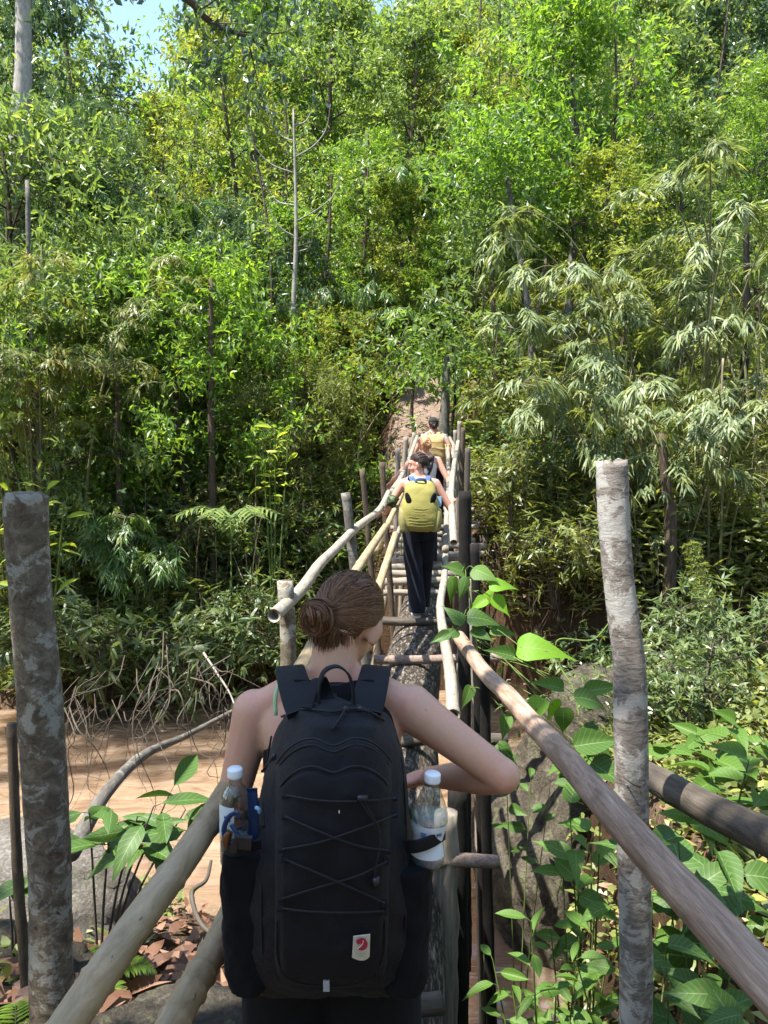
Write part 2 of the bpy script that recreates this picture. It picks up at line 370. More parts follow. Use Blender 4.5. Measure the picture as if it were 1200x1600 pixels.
def rockmat(name, a, b, c, lich):
    N = NT(name); v = N.tc(); n1 = N.noise(v, 3.2, 10, .72, .5); n2 = N.noise(v, 38, 8, .75); n3 = N.noise(v, 6, 9, .68, 1.)
    col = N.ramp(n1, [(.32, a), (.5, b), (.68, c)]); col = N.mix(N.ramp(n2, [(.4, (.8, .8, .8)), (.62, (0, 0, 0))]), col, a)
    pm = N.ramp(n3, [(.55, (0, 0, 0)), (.6, (1, 1, 1))]); col = N.mix(N.math('MULTIPLY', pm, .6), col, lich)
    return N.done(N.bsdf(col, .85, .3, N.bump(N.math('ADD', n2, N.math('MULTIPLY', n3, .9)), 1., .05)))
M['rock'] = rockmat('rock', (.035, .028, .02), (.125, .105, .075), (.27, .235, .175), (.17, .175, .09))
M['rock_pale'] = rockmat('rock_pale', (.14, .12, .10), (.30, .275, .235), (.50, .47, .42), (.17, .18, .11))

def earthmat():
    N = NT('earth'); g = N.n('ShaderNodeTexCoord'); v = g.outputs['Object']; n1 = N.noise(v, 1.1, 8, .7, .3); n2 = N.noise(v, 14, 6, .75); n3 = N.noise(v, 40, 3, .6)
    col = N.ramp(n1, [(.3, (.035, .024, .015)), (.5, (.075, .05, .032)), (.7, (.13, .09, .06))])
    lit = N.ramp(n2, [(.42, (.05, .032, .02)), (.52, (.12, .075, .048)), (.62, (.22, .155, .10)), (.7, (.09, .05, .034))])
    col = N.mix(.55, col, lit)
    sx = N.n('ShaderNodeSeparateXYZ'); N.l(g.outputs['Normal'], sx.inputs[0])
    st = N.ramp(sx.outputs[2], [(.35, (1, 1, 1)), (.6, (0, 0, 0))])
    shaded_clay = N.ramp(n1, [(.3, (.03, .018, .010)), (.55, (.065, .038, .020)), (.75, (.11, .07, .042))])  # bare clay of steep faces, shade under the overhang darkened into its colour
    col = N.mix(st, col, shaded_clay)
    return N.done(N.bsdf(col, .95, .15, N.bump(N.math('ADD', n2, N.math('MULTIPLY', n3, .5)), .9, .05)))
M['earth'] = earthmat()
def pathmat():
    N = NT('path_earth'); v = N.tc(); n1 = N.noise(v, 3, 6, .7); n2 = N.noise(v, 25, 5, .7)
    col = N.ramp(n1, [(.3, (.13, .09, .07)), (.55, (.22, .165, .135)), (.75, (.30, .24, .205))]); col = N.mix(N.math('MULTIPLY', n2, .4), col, (.14, .09, .06))
    return N.done(N.bsdf(col, .95, .15, N.bump(n2, .8, .03)))
M['path_earth'] = pathmat()
def watermat():
    N = NT('muddy_water'); g = N.n('ShaderNodeTexCoord'); mp = N.n('ShaderNodeMapping'); mp.inputs['Scale'].default_value = (.5, 1., 1.); N.l(g.outputs['Object'], mp.inputs[0]); v = mp.outputs[0]
    n1 = N.noise(v, .7, 2, .4, .8); n2 = N.noise(v, 3.0, 3, .5, .8); n3 = N.noise(v, 10, 2, .45, .5)
    col = N.ramp(n1, [(.3, (.225, .145, .09)), (.7, (.29, .195, .125))])
    h = N.math('ADD', N.math('ADD', N.math('MULTIPLY', n1, 1.6), N.math('MULTIPLY', n2, 1.0)), N.math('MULTIPLY', n3, .22))
    nr = N.bump(h, 1., .12); b = N.n('ShaderNodeBsdfPrincipled'); b.subsurface_method = 'BURLEY'; N.l(col, b.inputs['Base Color']); b.inputs['Roughness'].default_value = .04; b.inputs['Specular IOR Level'].default_value = .9; N.l(nr, b.inputs['Normal'])
    b.inputs['Subsurface Weight'].default_value = 1.; b.inputs['Subsurface Radius'].default_value = (.6, .45, .3); b.inputs['Subsurface Scale'].default_value = 1.
    return N.done(b.outputs[0])
M['water'] = watermat()

def skinmat(name, c, red):
    N = NT(name); v = N.tc(); n1 = N.noise(v, 7, 5, .65, .4); n2 = N.noise(v, 160, 4, .7); n3 = N.noise(v, 75, 2, .5)
    col = N.ramp(n1, [(.36, c), (.62, red)]); col = N.mix(N.math('MULTIPLY', n2, .42), col, (c[0]*.62, c[1]*.52, c[2]*.46))
    mole = N.ramp(n3, [(.735, (0, 0, 0)), (.75, (1, 1, 1))]); col = N.mix(N.math('MULTIPLY', mole, .55), col, (.16, .07, .04))
    return N.done(N.bsdf(col, N.math('ADD', N.math('MULTIPLY', n2, .25), .30), .45, N.bump(N.math('ADD', n2, N.math('MULTIPLY', n1, .6)), .22, .0016), Subsurface_Weight=.15, Subsurface_Radius=(.012, .005, .003), Subsurface_Scale=1.0))
M['skin'] = skinmat('skin', (.64, .385, .265), (.72, .35, .25))
M['skin_pink'] = skinmat('skin_pink', (.52, .29, .21), (.58, .27, .20))
def hairmat(name, a, b, c):
    N = NT(name); g = N.n('ShaderNodeNewGeometry'); col = N.ramp(g.outputs['Random Per Island'], [(0, a), (.55, b), (1, c)])
    return N.done(N.bsdf(col, .46, .4, None))
M['hair_brown'] = hairmat('hair_brown', (.07, .030, .012), (.14, .063, .027), (.26, .125, .055))
M['hair_dark'] = hairmat('hair_dark', (.018, .010, .008), (.035, .020, .014), (.07, .04, .028))
M['hair_ginger'] = hairmat('hair_ginger', (.36, .15, .06), (.52, .27, .13), (.68, .44, .26))
def clothmat(name, c, rough=.85, sheen=.15, weave=900, bstr=.15, vary=.25, crinkle=.0):
    N = NT(name); v = N.tc(); n1 = N.noise(v, 9, 5, .6, .4); n2 = N.noise(v, weave, 2, .5); n3 = N.noise(v, 34, 4, .6, .8)
    col = N.mix(N.math('MULTIPLY', n1, vary*2), (c[0]*1.12, c[1]*1.12, c[2]*1.12), (c[0]*.62, c[1]*.62, c[2]*.62))
    h = N.math('ADD', N.math('MULTIPLY', n2, .12), N.math('ADD', N.math('MULTIPLY', n1, 1.4), N.math('MULTIPLY', n3, .5)))
    return N.done(N.bsdf(col, rough, .25, N.bump(h, bstr+crinkle, .012), Sheen_Weight=sheen, Sheen_Roughness=.5))
M['pack_black'] = clothmat('pack_black', (.0075, .0075, .011), .66, .03, 700, .3, .2, .15)
M['pack_black2'] = clothmat('pack_black2', (.006, .006, .009), .75, .02, 700, .25)
M['mesh_black'] = clothmat('mesh_black', (.004, .004, .006), .9, .01, 300, .4)
M['web_black'] = clothmat('web_black', (.007, .007, .0095), .75, .02, 500, .2)
M['cord_black'] = clothmat('cord_black', (.010, .010, .012), .6, .05, 1500, .2)
M['cloth_black'] = clothmat('cloth_black', (.005, .005, .007), .9, .02)
M['cloth_navy'] = clothmat('cloth_navy', (.006, .007, .014), .85, .03, 600, .3)
M['cloth_green'] = clothmat('cloth_green', (.42, .60, .34))
M['cloth_white'] = clothmat('cloth_white', (.62, .62, .62))
M['cloth_blue'] = clothmat('cloth_blue', (.05, .09, .22))
M['cloth_lightblue'] = clothmat('cloth_lightblue', (.25, .42, .62))
M['pack_olive'] = clothmat('pack_olive', (.235, .21, .055), .7, .05, 500, .35, .15)
M['pack_olive2'] = clothmat('pack_olive2', (.21, .19, .07), .7, .05, 500, .35, .15)
M['pack_mustard'] = clothmat('pack_mustard', (.38, .27, .11), .75, .1, 500, .35, .15)
M['cap_black'] = clothmat('cap_black', (.012, .012, .014), .8)
M['camo'] = None
def camomat():
    N = NT('camo'); n = N.noise(N.tc(), 30, 2, .5, .6)
    return N.done(N.bsdf(N.ramp(n, [(.4, (.012, .02, .012)), (.5, (.05, .08, .03)), (.58, (.16, .18, .10)), (.66, (.02, .03, .02))]), .8, .2))
M['camo'] = camomat()
def plain(name, c, rough=.5, spec=.5, **kw):
    N = NT(name); n = N.noise(N.tc(), 40, 3, .6); col = N.mix(N.math('MULTIPLY', n, .3), c, (c[0]*.7, c[1]*.7, c[2]*.7))
    return N.done(N.bsdf(col, rough, spec, None, **kw))
M['plastic_black'] = plain('plastic_black', (.015, .015, .017), .35)
M['cap_white'] = plain('cap_white', (.80, .82, .84), .35)
M['label_white'] = plain('label_white', (.72, .77, .82), .4)
M['print_blue'] = plain('print_blue', (.03, .10, .45), .4)
M['patch_cream'] = plain('patch_cream', (.62, .58, .48), .7)
M['patch_red'] = plain('patch_red', (.42, .02, .05), .7)
M['print_grey'] = plain('print_grey', (.22, .2, .18), .7)
M['sole'] = plain('sole', (.5, .47, .42), .8)
M['shoe'] = plain('shoe', (.25, .23, .2), .8)
M['tortoise'] = plain('tortoise', (.16, .06, .02), .2)
M['blue_strap'] = plain('blue_strap', (.012, .04, .12), .4)
M['silver'] = plain('silver', (.35, .35, .36), .5)
M['eye'] = plain('eye', (.6, .58, .55), .2)
M['iris'] = plain('iris', (.03, .02, .015), .2)
M['lips'] = plain('lips', (.5, .2, .18), .5)
def pet():
    N = NT('clear_plastic'); tr = N.n('ShaderNodeBsdfTransparent'); tr.inputs[0].default_value = (.90, .93, .94, 1)
    gl = N.n('ShaderNodeBsdfGlossy'); gl.inputs['Roughness'].default_value = .06; gl.inputs[0].default_value = (.95, .97, 1, 1)
    lw = N.n('ShaderNodeLayerWeight'); lw.inputs[0].default_value = .35
    nz = N.noise(N.tc(), 30, 3); N.l(N.bump(nz, .5, .01), gl.inputs['Normal'])
    m = N.n('ShaderNodeMixShader'); N.l(N.math('ADD', N.math('MULTIPLY', lw.outputs['Facing'], .55), .07), m.inputs[0]); N.l(tr.outputs[0], m.inputs[1]); N.l(gl.outputs[0], m.inputs[2])
    return N.done(m.outputs[0])
M['clear_plastic'] = pet()
def drink():
    N = NT('bottled_water'); t = N.n('ShaderNodeBsdfTransparent'); t.inputs[0].default_value = (.86, .92, .95, 1); b = N.bsdf((.55, .66, .74), .06, .6); m = N.n('ShaderNodeMixShader'); m.inputs[0].default_value = .22; N.l(t.outputs[0], m.inputs[1]); N.l(b, m.inputs[2]); return N.done(m.outputs[0])
M['bottled_water'] = drink()
# ------------------------------------------------------------------ terrain and river
NX = [-40, -10, -4, -1.5, -.3, .3, .8, 1.3, 1.75, 3, 10, 40]
NYN = [5.0, 5.4, 6.2, 6.2, 5.0, 4.6, 4.6, 5.0, 6.9, 7.6, 8.5, 9]
FX = [-40, -12, -4, -2, 0, 1.5, 2, 4, 10, 40]
FYF = [11, 11.3, 11.5, 12., 12.6, 12.3, 11, 10.6, 11, 12]
def ground(x, y):
    x = np.asarray(x, float); y = np.asarray(y, float)
    p = np.stack([x, y, x*0], -1).reshape(-1, 3)
    wob = (fbm(p*.8, 3).reshape(x.shape)-.5)*.9
    s = np.interp(x, NX, NYN)+wob-y
    right = np.clip((x-1.2)/.5, 0, 1)
    zl = np.interp(s, [-3, -.6, 0, .4, 1.2, 2.2, 3.2, 5, 12, 40], [-.7, -.5, -.02, .25, .6, 1.1, 1.65, 2.15, 2.5, 3.2])
    zr = np.interp(s, [-3, -.5, 0, .25, .8, 2, 4, 12, 40], [-.7, -.5, .0, .9, 1.6, 2.0, 2.15, 2.7, 3.4])+np.clip(x-2, 0, 6)*.22
    zn = zl*(1-right)+zr*right
    t = y-np.interp(x, FX, FYF)-wob*.6
    cl = np.clip((x+.6)/.8, 0, 1)
    fl = np.interp(t, [-3, -.5, 0, .5, 1.5, 2.5, 4, 40, 80], [-.7, -.5, -.02, .6, 1.4, 2.1, 3.1, 21.5, 24])
    fr = np.interp(t, [-3, -.4, 0, .15, .4, 1, 2, 4.3, 40, 80], [-.7, -.5, .0, 1.5, 2.4, 2.85, 3.4, 5.0, 23, 25])
    zf = fl*(1-cl)+fr*cl
    z = np.maximum(zn, zf)
    rough = (fbm(p*1.7+5, 4).reshape(x.shape)-.5)*np.clip(np.abs(z)*1.2, 0, 1)*.28
    big = (fbm(p*.16+9, 2).reshape(x.shape)-.5)*np.clip((y-16)/10, 0, 1)*3.0
    return z+rough+big
def gz(x, y): return float(ground(np.array([x]), np.array([y]))[0])

def axis(a, b, fine0, fine1, ds, dl):
    o = [a]
    while o[-1] < b:
        v = o[-1]; dist = max(0, fine0-v, v-fine1); o.append(v+ds+min(dl, dist*.12))
    return np.array(o)
gx = axis(-60, 60, -5, 5, .11, 2.5); gy = axis(-14, 90, -1, 17, .11, 2.5)
XX, YY = np.meshgrid(gx, gy); ZZ = ground(XX, YY)
mb = MB(); nx = len(gx); i = np.arange(len(gy)-1)[:, None]*nx; j = np.arange(nx-1)[None]
mb.add(np.stack([XX, YY, ZZ], -1).reshape(-1, 3), np.stack([i+j, i+j+1, i+nx+j+1, i+nx+j], -1).reshape(-1, 4))
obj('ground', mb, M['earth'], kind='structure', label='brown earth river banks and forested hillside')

wx = np.linspace(-40, 40, 260); wy = np.linspace(3.2, 15, 120); XX, YY = np.meshgrid(wx, wy)
wz = (fbm(np.stack([XX*.5, YY*1.1, XX*0], -1).reshape(-1, 3)*1.6, 4).reshape(XX.shape)-.5)*.05
mb = MB(); nx = len(wx); i = np.arange(len(wy)-1)[:, None]*nx; j = np.arange(nx-1)[None]
mb.add(np.stack([XX, YY, wz], -1).reshape(-1, 3), np.stack([i+j, i+j+1, i+nx+j+1, i+nx+j], -1).reshape(-1, 4))
obj('river', mb, M['water'], kind='structure', label='muddy orange brown river water flowing under the bridge')

# the trail climbing from the far end of the bridge
pp = smoothpath([(.80, 12.9), (.75, 14.2), (.55, 15.6), (.85, 17.2), (.35, 19.0), (.0, 21.5)], 60); mb = MB(); wd = lerpn([.55, .5, .6, .5, .45, .4], 60)
rows = []
for k in range(60):
    for u in np.linspace(-1, 1, 9):
        x = pp[k, 0]+u*wd[k]; y = pp[k, 1]; rows.append([x, y, gz(x, y)+.035-.03*abs(u)**4+.05*(math.floor(k/3) % 2)*(.3) ])
rows = np.array(rows); i = np.arange(59)[:, None]*9; j = np.arange(8)[None]
mb.add(rows, np.stack([i+j, i+j+1, i+10+j, i+9+j], -1).reshape(-1, 4)); obj('path', mb, M['path_earth'], kind='structure', label='pale trodden earth path climbing the hillside')

# ------------------------------------------------------------------ leaves
def tmpl(v, f): return np.array(v, float), np.array(f, int)
T2 = tmpl([(0, 0, 0), (-.5, .42, .05), (0, 1, -.12), (.5, .42, .05)], [(0, 3, 2), (0, 2, 1)])
T4 = tmpl([(0, 0, 0), (-.5, .22, .02), (.5, .22, .02), (-.40, .6, -.02), (.40, .6, -.02), (0, 1, -.16)], [(0, 2, 1), (1, 2, 4), (1, 4, 3), (3, 4, 5)])
def big_tmpl(outline, droop=.18, fold=.10):
    rows = [(t, w) for t, w in outline]; V = []; C = []
    for t, w in rows:
        for u in (-1, -.5, 0, .5, 1):
            V.append((u*w, t, fold*abs(u)*w-droop*t*t)); C.append((u, t, 0))
    F = []
    for k in range(len(rows)-1):
        for c in range(4):
            a = k*5+c; F += [(a, a+1, a+6), (a, a+6, a+5)]
    return np.array(V, float), np.array(F, int), np.array(C, float)
TB = big_tmpl([(0, .02), (.06, .16), (.18, .36), (.35, .48), (.52, .5), (.68, .43), (.82, .27), (.93, .11), (1, .01)])
TBV = [TB]+[big_tmpl([(0, .02), (.06, .16), (.18, .34+k*.03), (.35, .48), (.52, .48), (.68, .40-k*.02), (.82, .25), (.93, .10), (1.02, .01)], dr, fo) for k, (dr, fo) in enumerate(((.42, .22), (.05, .30), (.6, .1), (.28, -.12)))]
TH = big_tmpl([(-.12, .26), (-.05, .40), (.05, .48), (.18, .50), (.36, .46), (.56, .34), (.74, .19), (.9, .07), (1.08, .005)], .22, .14)
THV = [TH]+[big_tmpl([(-.12, .26), (-.05, .40), (.05, .48), (.18, .50+.02*k), (.36, .46), (.56, .33), (.74, .19), (.9, .07), (1.08, .005)], dr, fo) for k, (dr, fo) in enumerate(((.5, .25), (.08, .34), (.7, .08), (.3, -.15)))]
def leaves(mb, pos, d, nrm, L, Wd, T, tone=0.):
    v, f = T[0], T[1]; n = len(pos); d = unit(d); z = unit(nrm-d*np.sum(nrm*d, 1)[:, None]); x = np.cross(d, z)
    L = np.broadcast_to(L, (n,))[:, None, None]; Wd = np.broadcast_to(Wd, (n,))[:, None, None]
    V = pos[:, None]+L*v[None, :, 1:2]*d[:, None]+Wd*v[None, :, 0:1]*x[:, None]+L*v[None, :, 2:3]*z[:, None]
    F = (f[None]+np.arange(n)[:, None, None]*len(v)).reshape(-1, 3)
    if len(T) > 2: C = np.tile(T[2], (n, 1))
    else:
        C = np.zeros((n, len(v), 3)); C[:, :, 0] = np.broadcast_to(tone, (n,))[:, None]; C = C.reshape(-1, 3)
    mb.add(V.reshape(-1, 3), None, F, C)
def rdir(n, r=rng): return unit(r.normal(size=(n, 3)))
UP = np.array([0, 0, 1.])

def crown_leaves(mb, tips, n, L, r, spread=.35, asp=.42, droop=.25, T=T2, tone=0., up=.9):
    """leafy twigs: little groups of leaves round points picked near the tips"""
    tips = np.asarray(tips); k = max(1, n//7)
    c = tips[r.integers(0, len(tips), k)]+r.normal(size=(k, 3))*spread
    ax = unit(r.normal(size=(k, 3))+np.array([0, 0, -droop*.5])); tn = np.clip(tone+r.normal(size=k)*.16, 0, 1)
    P_, D, N_, LL, TT = [], [], [], [], []
    for q in range(7):
        P_.append(c+ax*(q-3)*L*.38); D.append(unit(ax*.5+r.normal(size=(k, 3))*.75+np.array([0, 0, -droop]))); N_.append(unit(UP*up+r.normal(size=(k, 3))*.55)); LL.append(L*r.uniform(.6, 1.25, k)); TT.append(tn)
    LL = np.concatenate(LL); leaves(mb, np.concatenate(P_), np.concatenate(D), np.concatenate(N_), LL, LL*asp*r.uniform(.8, 1.2, len(LL)), T, np.concatenate(TT))

def tree_geo(seed, h, cr, nleaf, L, trunk_r, first=.35, nb=16, asp=.42, droop=.25, lean=(0, 0), spread=.35, T=T2, crown_h=1., bare=False, tone=.4):
    r = np.random.default_rng(seed); tb = MB(); cb = MB()
    top = np.array([lean[0], lean[1], h*.96]); mid = top*.5+np.array([r.normal()*.04*h, r.normal()*.04*h, 0])
    path = smoothpath([np.array([0, 0, -.5]), mid*.5+r.normal(size=3)*.015*h, mid, top*.76+r.normal(size=3)*.02*h, top], 26)
    path[0] = (0, 0, -.5)
    rad = lerpn([trunk_r*1.35, trunk_r, trunk_r*.85, trunk_r*.6, trunk_r*.2], 26); tube(tb, path, rad, 10, lump=.10, seed=seed)
    tips = []
    for b in range(nb):
        f = first+(1-first)*(b+r.random()*.8)/nb; i = min(24, int(f*25)); p0 = path[i]; a = b*2.4+r.random()*.8
        prof = math.sin(math.pi*min(1, max(.12, (f-first)/(1-first)*.8+.15)))
        ln = cr*prof*r.uniform(.7, 1.15); dv = np.array([math.cos(a), math.sin(a), r.uniform(.25, .85)*crown_h])
        p1 = p0+unit(dv)*ln*.55; p2 = p0+unit(dv*np.array([1, 1, .65]))*ln+np.array([0, 0, -.04*ln])
        bp = smoothpath([p0, p1, p2], 9); br = rad[i]*.45; tube(tb, bp, lerpn([br, br*.5, br*.14], 9), 5)
        for q in range(6):
            s = bp[min(8, 2+q)]; e = s+unit(r.normal(size=3)+np.array([dv[0], dv[1], .35])*.7)*ln*r.uniform(.25, .55)
            tube(tb, smoothpath([s, (s+e)/2+r.normal(size=3)*.03*ln, e], 5), lerpn([br*.3, br*.08], 5), 4, cap=False)
            tips += [e, s*.35+e*.65]
        tips += [p2, bp[6]]
    if not bare: crown_leaves(cb, tips, nleaf, L, r, spread, asp, droop, T, tone)
    return tb, cb
def place_tree(name, tb, cb, loc, matb, matl, label, group=None, rz=0., sc=1., cat='tree'):
    e = empty(name, loc, label, cat, group); e.rotation_euler = (0, 0, rz); e.scale = (sc, sc, sc)
    obj('trunk', tb, matb, e)
    if cb is not None and (not isinstance(cb, MB) or cb.n): obj('crown', cb, matl, e, smooth=False)
    return e

def bamboo_geo(seed, nculm, h, lean, spread, nfan, L=.24, Wd=.032, base_r=.5, droop=.9, low=.25):
    r = np.random.default_rng(seed); cb = MB(); lb = MB(); Ps, Ds, Ns, Ls, Tn = [], [], [], [], []
    for c in range(nculm):
        a = r.uniform(0, 2*np.pi); b = np.array([math.cos(a), math.sin(a), 0])*base_r*math.sqrt(r.random()); b[2] = -.3
        o = unit(np.array([math.cos(a), math.sin(a), 0])*.6+np.array([lean[0], lean[1], 0])+r.normal(size=3)*np.array([.3, .3, 0]))
        hh = h*r.uniform(.6, 1.1); out = spread*r.uniform(.5, 1.2)
        path = smoothpath([b, b+np.array([0, 0, hh*.45])+o*out*.12, b+np.array([0, 0, hh*.8])+o*out*.42, b+np.array([0, 0, hh*.92])+o*out*.8, b+np.array([0, 0, hh*.84])+o*out*1.15], 26)
        tube(cb, path, lerpn([.028, .024, .015, .008, .003], 26)*r.uniform(.7, 1.2), 5, cap=False)
        k = nfan//nculm; ks = max(3, k//8); sid = r.integers(0, ks, k); ii = (r.uniform(low, 1, ks)**.8*25)[sid]; i0 = np.floor(ii).astype(int).clip(0, 24); f = (ii-i0)[:, None]
        p = path[i0]*(1-f)+path[i0+1]*f; bd = unit(unit(r.normal(size=(ks, 3))*np.array([1, 1, .45])+o*.3)[sid]+r.normal(size=(k, 3))*.16); ln = r.uniform(.5, 1.25, ks)[sid]*(.45+.55*(1-ii/26)); g = r.uniform(.3, 1., k)[:, None]
        e = p+bd*ln[:, None]*g*np.array([1, 1, .6])+np.array([0, 0, .12])*np.sin(g*3.1)*ln[:, None]+np.array([0, 0, -.30])*ln[:, None]*g*g
        for q in range(0, k, 3): tube(cb, smoothpath([p[q], (p[q]+e[q])/2+np.array([0, 0, .07]), e[q]], 4), .003, 3, cap=False)
        tn = np.clip(.4+r.normal(size=k)*.3, 0, 1)
        for q in range(7):
            fan = (q-3)/3.*.95; side = unit(np.cross(bd, UP)); d = unit(bd*math.cos(fan)*.75+side*math.sin(fan)+np.array([0, 0, -droop*.6])+r.normal(size=(k, 3))*.18)
            Ps.append(e+r.normal(size=(k, 3))*.02); Ds.append(d); Ns.append(unit(UP+bd*.35+r.normal(size=(k, 3))*.28)); Ls.append(L*r.uniform(.65, 1.25, k)); Tn.append(tn)
    Ls = np.concatenate(Ls); leaves(lb, np.concatenate(Ps), np.concatenate(Ds), np.concatenate(Ns), Ls, Wd*r.uniform(.75, 1.2, len(Ls)), T4, np.concatenate(Tn))
    return cb, lb
def place_bamboo(cb, lb, loc, matl, label, rz=0., sc=1., group=None):
    e = empty('bamboo_clump', loc, label, 'bamboo', group); e.rotation_euler = (0, 0, rz); e.scale = (sc, sc, sc)
    obj('culm', cb, M['culm'], e); obj('foliage', lb, matl, e, smooth=False); return e

def shrub_geo(seed, h, w, nleaf, L, asp=.3, T=T2, nst=9, droop=.2, whorl=6, updir=.55, tone=.45):
    """arching stems with whorls of leaves at the shoots"""
    r = np.random.default_rng(seed); sb = MB(); lb = MB(); pts = []; dirs = []
    for s in range(nst):
        a = r.uniform(0, 2*np.pi); o = np.array([math.cos(a), math.sin(a), 0]); ln = r.uniform(.55, 1.05)
        path = smoothpath([o*.04-UP*.15, o*w*.25*ln+UP*h*.5*ln, o*w*.6*ln+UP*h*.85*ln, o*w*ln+UP*h*.8*ln], 12)
        tube(sb, path, lerpn([.014, .004], 12)*max(.6, h/1.3), 4, cap=False)
        for q in range(4, 12):
            for _ in range(2):
                e = path[q]+unit(r.normal(size=3)+np.array([0, 0, .35]))*w*r.uniform(.12, .4); tube(sb, np.array([path[q], e]), .003, 3, cap=False); pts.append(e); dirs.append(unit(e-path[q]))
    pts = np.array(pts); dirs = np.array(dirs); k = max(1, nleaf//whorl); ii = r.integers(0, len(pts), k); c = pts[ii]+r.normal(size=(k, 3))*w*.16; ax = unit(dirs[ii]+UP*updir+r.normal(size=(k, 3))*.35); tn = np.clip(tone+r.normal(size=k)*.2, 0, 1)
    for q in range(whorl):
        side = unit(np.cross(ax, rdir(k, r))); d = unit(ax*r.uniform(.15, .8, (k, 1))+side+np.array([0, 0, -droop])); ll = L*r.uniform(.6, 1.2, k)
        leaves(lb, c-ax*L*.25*r.random((k, 1)), d, unit(UP*.8+ax*.4+r.normal(size=(k, 3))*.35), ll, ll*asp, T, tn)
    return sb, lb
def place_shrub(name, sb, lb, loc, matl, label, rz=0., sc=1., group=None, cat='shrub', mats=None):
    e = empty(name, loc, label, cat, group); e.rotation_euler = (0, 0, rz); e.scale = (sc, sc, sc)
    obj('stem', sb, mats or M['twig'], e); obj('foliage', lb, matl, e, smooth=False); return e

# ------------------------------------------------------------------ the far wood up the slope: one mass
r = np.random.default_rng(11); mb = MB(); wood = MB()
spots = []
for row, (yy, n) in enumerate(((27, 9), (32, 11), (37, 13), (43, 15), (50, 16))):
    for k in range(n):
        x = (-.66+1.32*(k+.5)/n)*yy+r.normal()*1.2; y = yy+r.normal()*1.6; spots.append((x, y))
for (x, y) in spots:
    px = 600+x/y*FPX
    z0 = gz(x, y); hgt = r.uniform(8, 13.)
    if 165 < px < 285: hgt *= .42
    if 610 < px < 700 and y > 30: hgt *= .7
    rad = r.uniform(2.0, 3.2); tone = r.uniform(.1, .9)
    nb = 16; ctr = np.array([x, y, z0+hgt*.62])
    tips = ctr+r.normal(size=(nb*5, 3))*np.array([rad*.55, rad*.55, hgt*.22])
    n = int(4200*min(1, 34/y)); tips = tips[r.random(len(tips)) < .6]; crown_leaves(mb, tips, n, .25+.004*(y-27), r, .34, .42, .25, T2, tone)
    for q in range(2):
        tube(wood, smoothpath([(x+q*.6, y, z0-.5), (x+q*.5+r.normal()*.3, y, z0+hgt*.4), (x+q*.3+r.normal()*.5, y, z0+hgt*.85)], 9), lerpn([.14, .05], 9)*r.uniform(.7, 1.2), 5, cap=False)
    # low growth under the crowns
    low = np.stack([x+r.normal(size=30)*2., y+r.normal(size=30)*1.5, np.zeros(30)], -1); low[:, 2] = ground(low[:, 0], low[:, 1])+r.uniform(.3, 2.2, 30)
    crown_leaves(mb, low, 900, .28, r, .4, .4, .25, T2, tone*.8)
for k in range(46):           # slender stems that show between the crowns
    y = r.uniform(15.5, 27); x = (r.random()*1.16-.58)*y; z0 = gz(x, y); hgt = r.uniform(4, 9); ln = r.normal()*.5
    if abs(x-np.interp(y, [13, 22], [.8, 0])) < 1: continue
    pth = smoothpath([(x, y, z0-.3), (x+ln*.3+r.normal()*.12, y, z0+hgt*.4), (x+ln*.7+r.normal()*.15, y, z0+hgt*.7), (x+ln, y, z0+hgt)], 14); tube(wood, pth, lerpn([.06, .02], 14)*r.uniform(.5, 1.3), 5, cap=False)
    tp = pth[6:][r.integers(0, 8, 16)]+r.normal(size=(16, 3))*.55; crown_leaves(mb, tp, 420, .17, r, .2, .4, .3, T2, r.uniform(.2, 1))
    for q in range(5):
        s_ = pth[r.integers(6, 13)]; tube(wood, np.array([s_, s_+r.normal(size=3)*.45+[0, 0, .3]]), .008, 3, cap=False)
fw = empty('forest', (0, 38, gz(0, 38)), 'dense green wood covering the slope at the top of the picture', 'forest'); fw['kind'] = 'stuff'
def shiftobj(name, b, mat, parent, smooth=True):
    me = b.mesh(name, smooth, shift=parent.location); return obj(name, me, mat, parent)
shiftobj('foliage', mb, M['leaf_forest'], fw, False)['kind'] = 'stuff'
shiftobj('trunks', wood, M['bark_brown'], fw)['kind'] = 'stuff'

# the wood of the near bank, behind the photographer
r = np.random.default_rng(61); mb = MB(); wood = MB()
for (x, y) in ((-9, -4), (-6, -8), (-2, -9), (2, -8.5), (5.5, -8), (9, -6), (9.5, -1), (11, 4), (-12, 0), (-13, 6), (-11.5, -9), (0, -12.5), (6, -12)):
    z0 = gz(x, y); hgt = r.uniform(9, 12)*(.5 if -5 < x < 7 else .85); tips = np.array([x, y, z0+hgt*.55])+r.normal(size=(70, 3))*np.array([1.5, 1.5, hgt*.24]); tips[:, 2] = np.maximum(tips[:, 2], z0+.4)
    crown_leaves(mb, tips, 1800, .42, r, .45, .5, .25, T2, .5); tube(wood, smoothpath([(x, y, z0-.4), (x+.2, y, z0+hgt*.5), (x, y+.2, z0+hgt*.9)], 8), lerpn([.2, .05], 8), 6, cap=False)
    low = np.array([x, y, 0])+r.normal(size=(40, 3))*np.array([2., 1.5, 0]); low[:, 2] = ground(low[:, 0], low[:, 1])+r.uniform(.2, 2.5, 40); crown_leaves(mb, low, 700, .4, r, .4, .5, .25, T2, .4)
nw = empty('forest', (0, -8, gz(0, -8)), 'leafy wood of the near bank behind the photographer', 'forest'); nw['kind'] = 'stuff'
shiftobj('foliage', mb, M['leaf_forest'], nw, False)['kind'] = 'stuff'; shiftobj('trunks', wood, M['bark_brown'], nw)['kind'] = 'stuff'

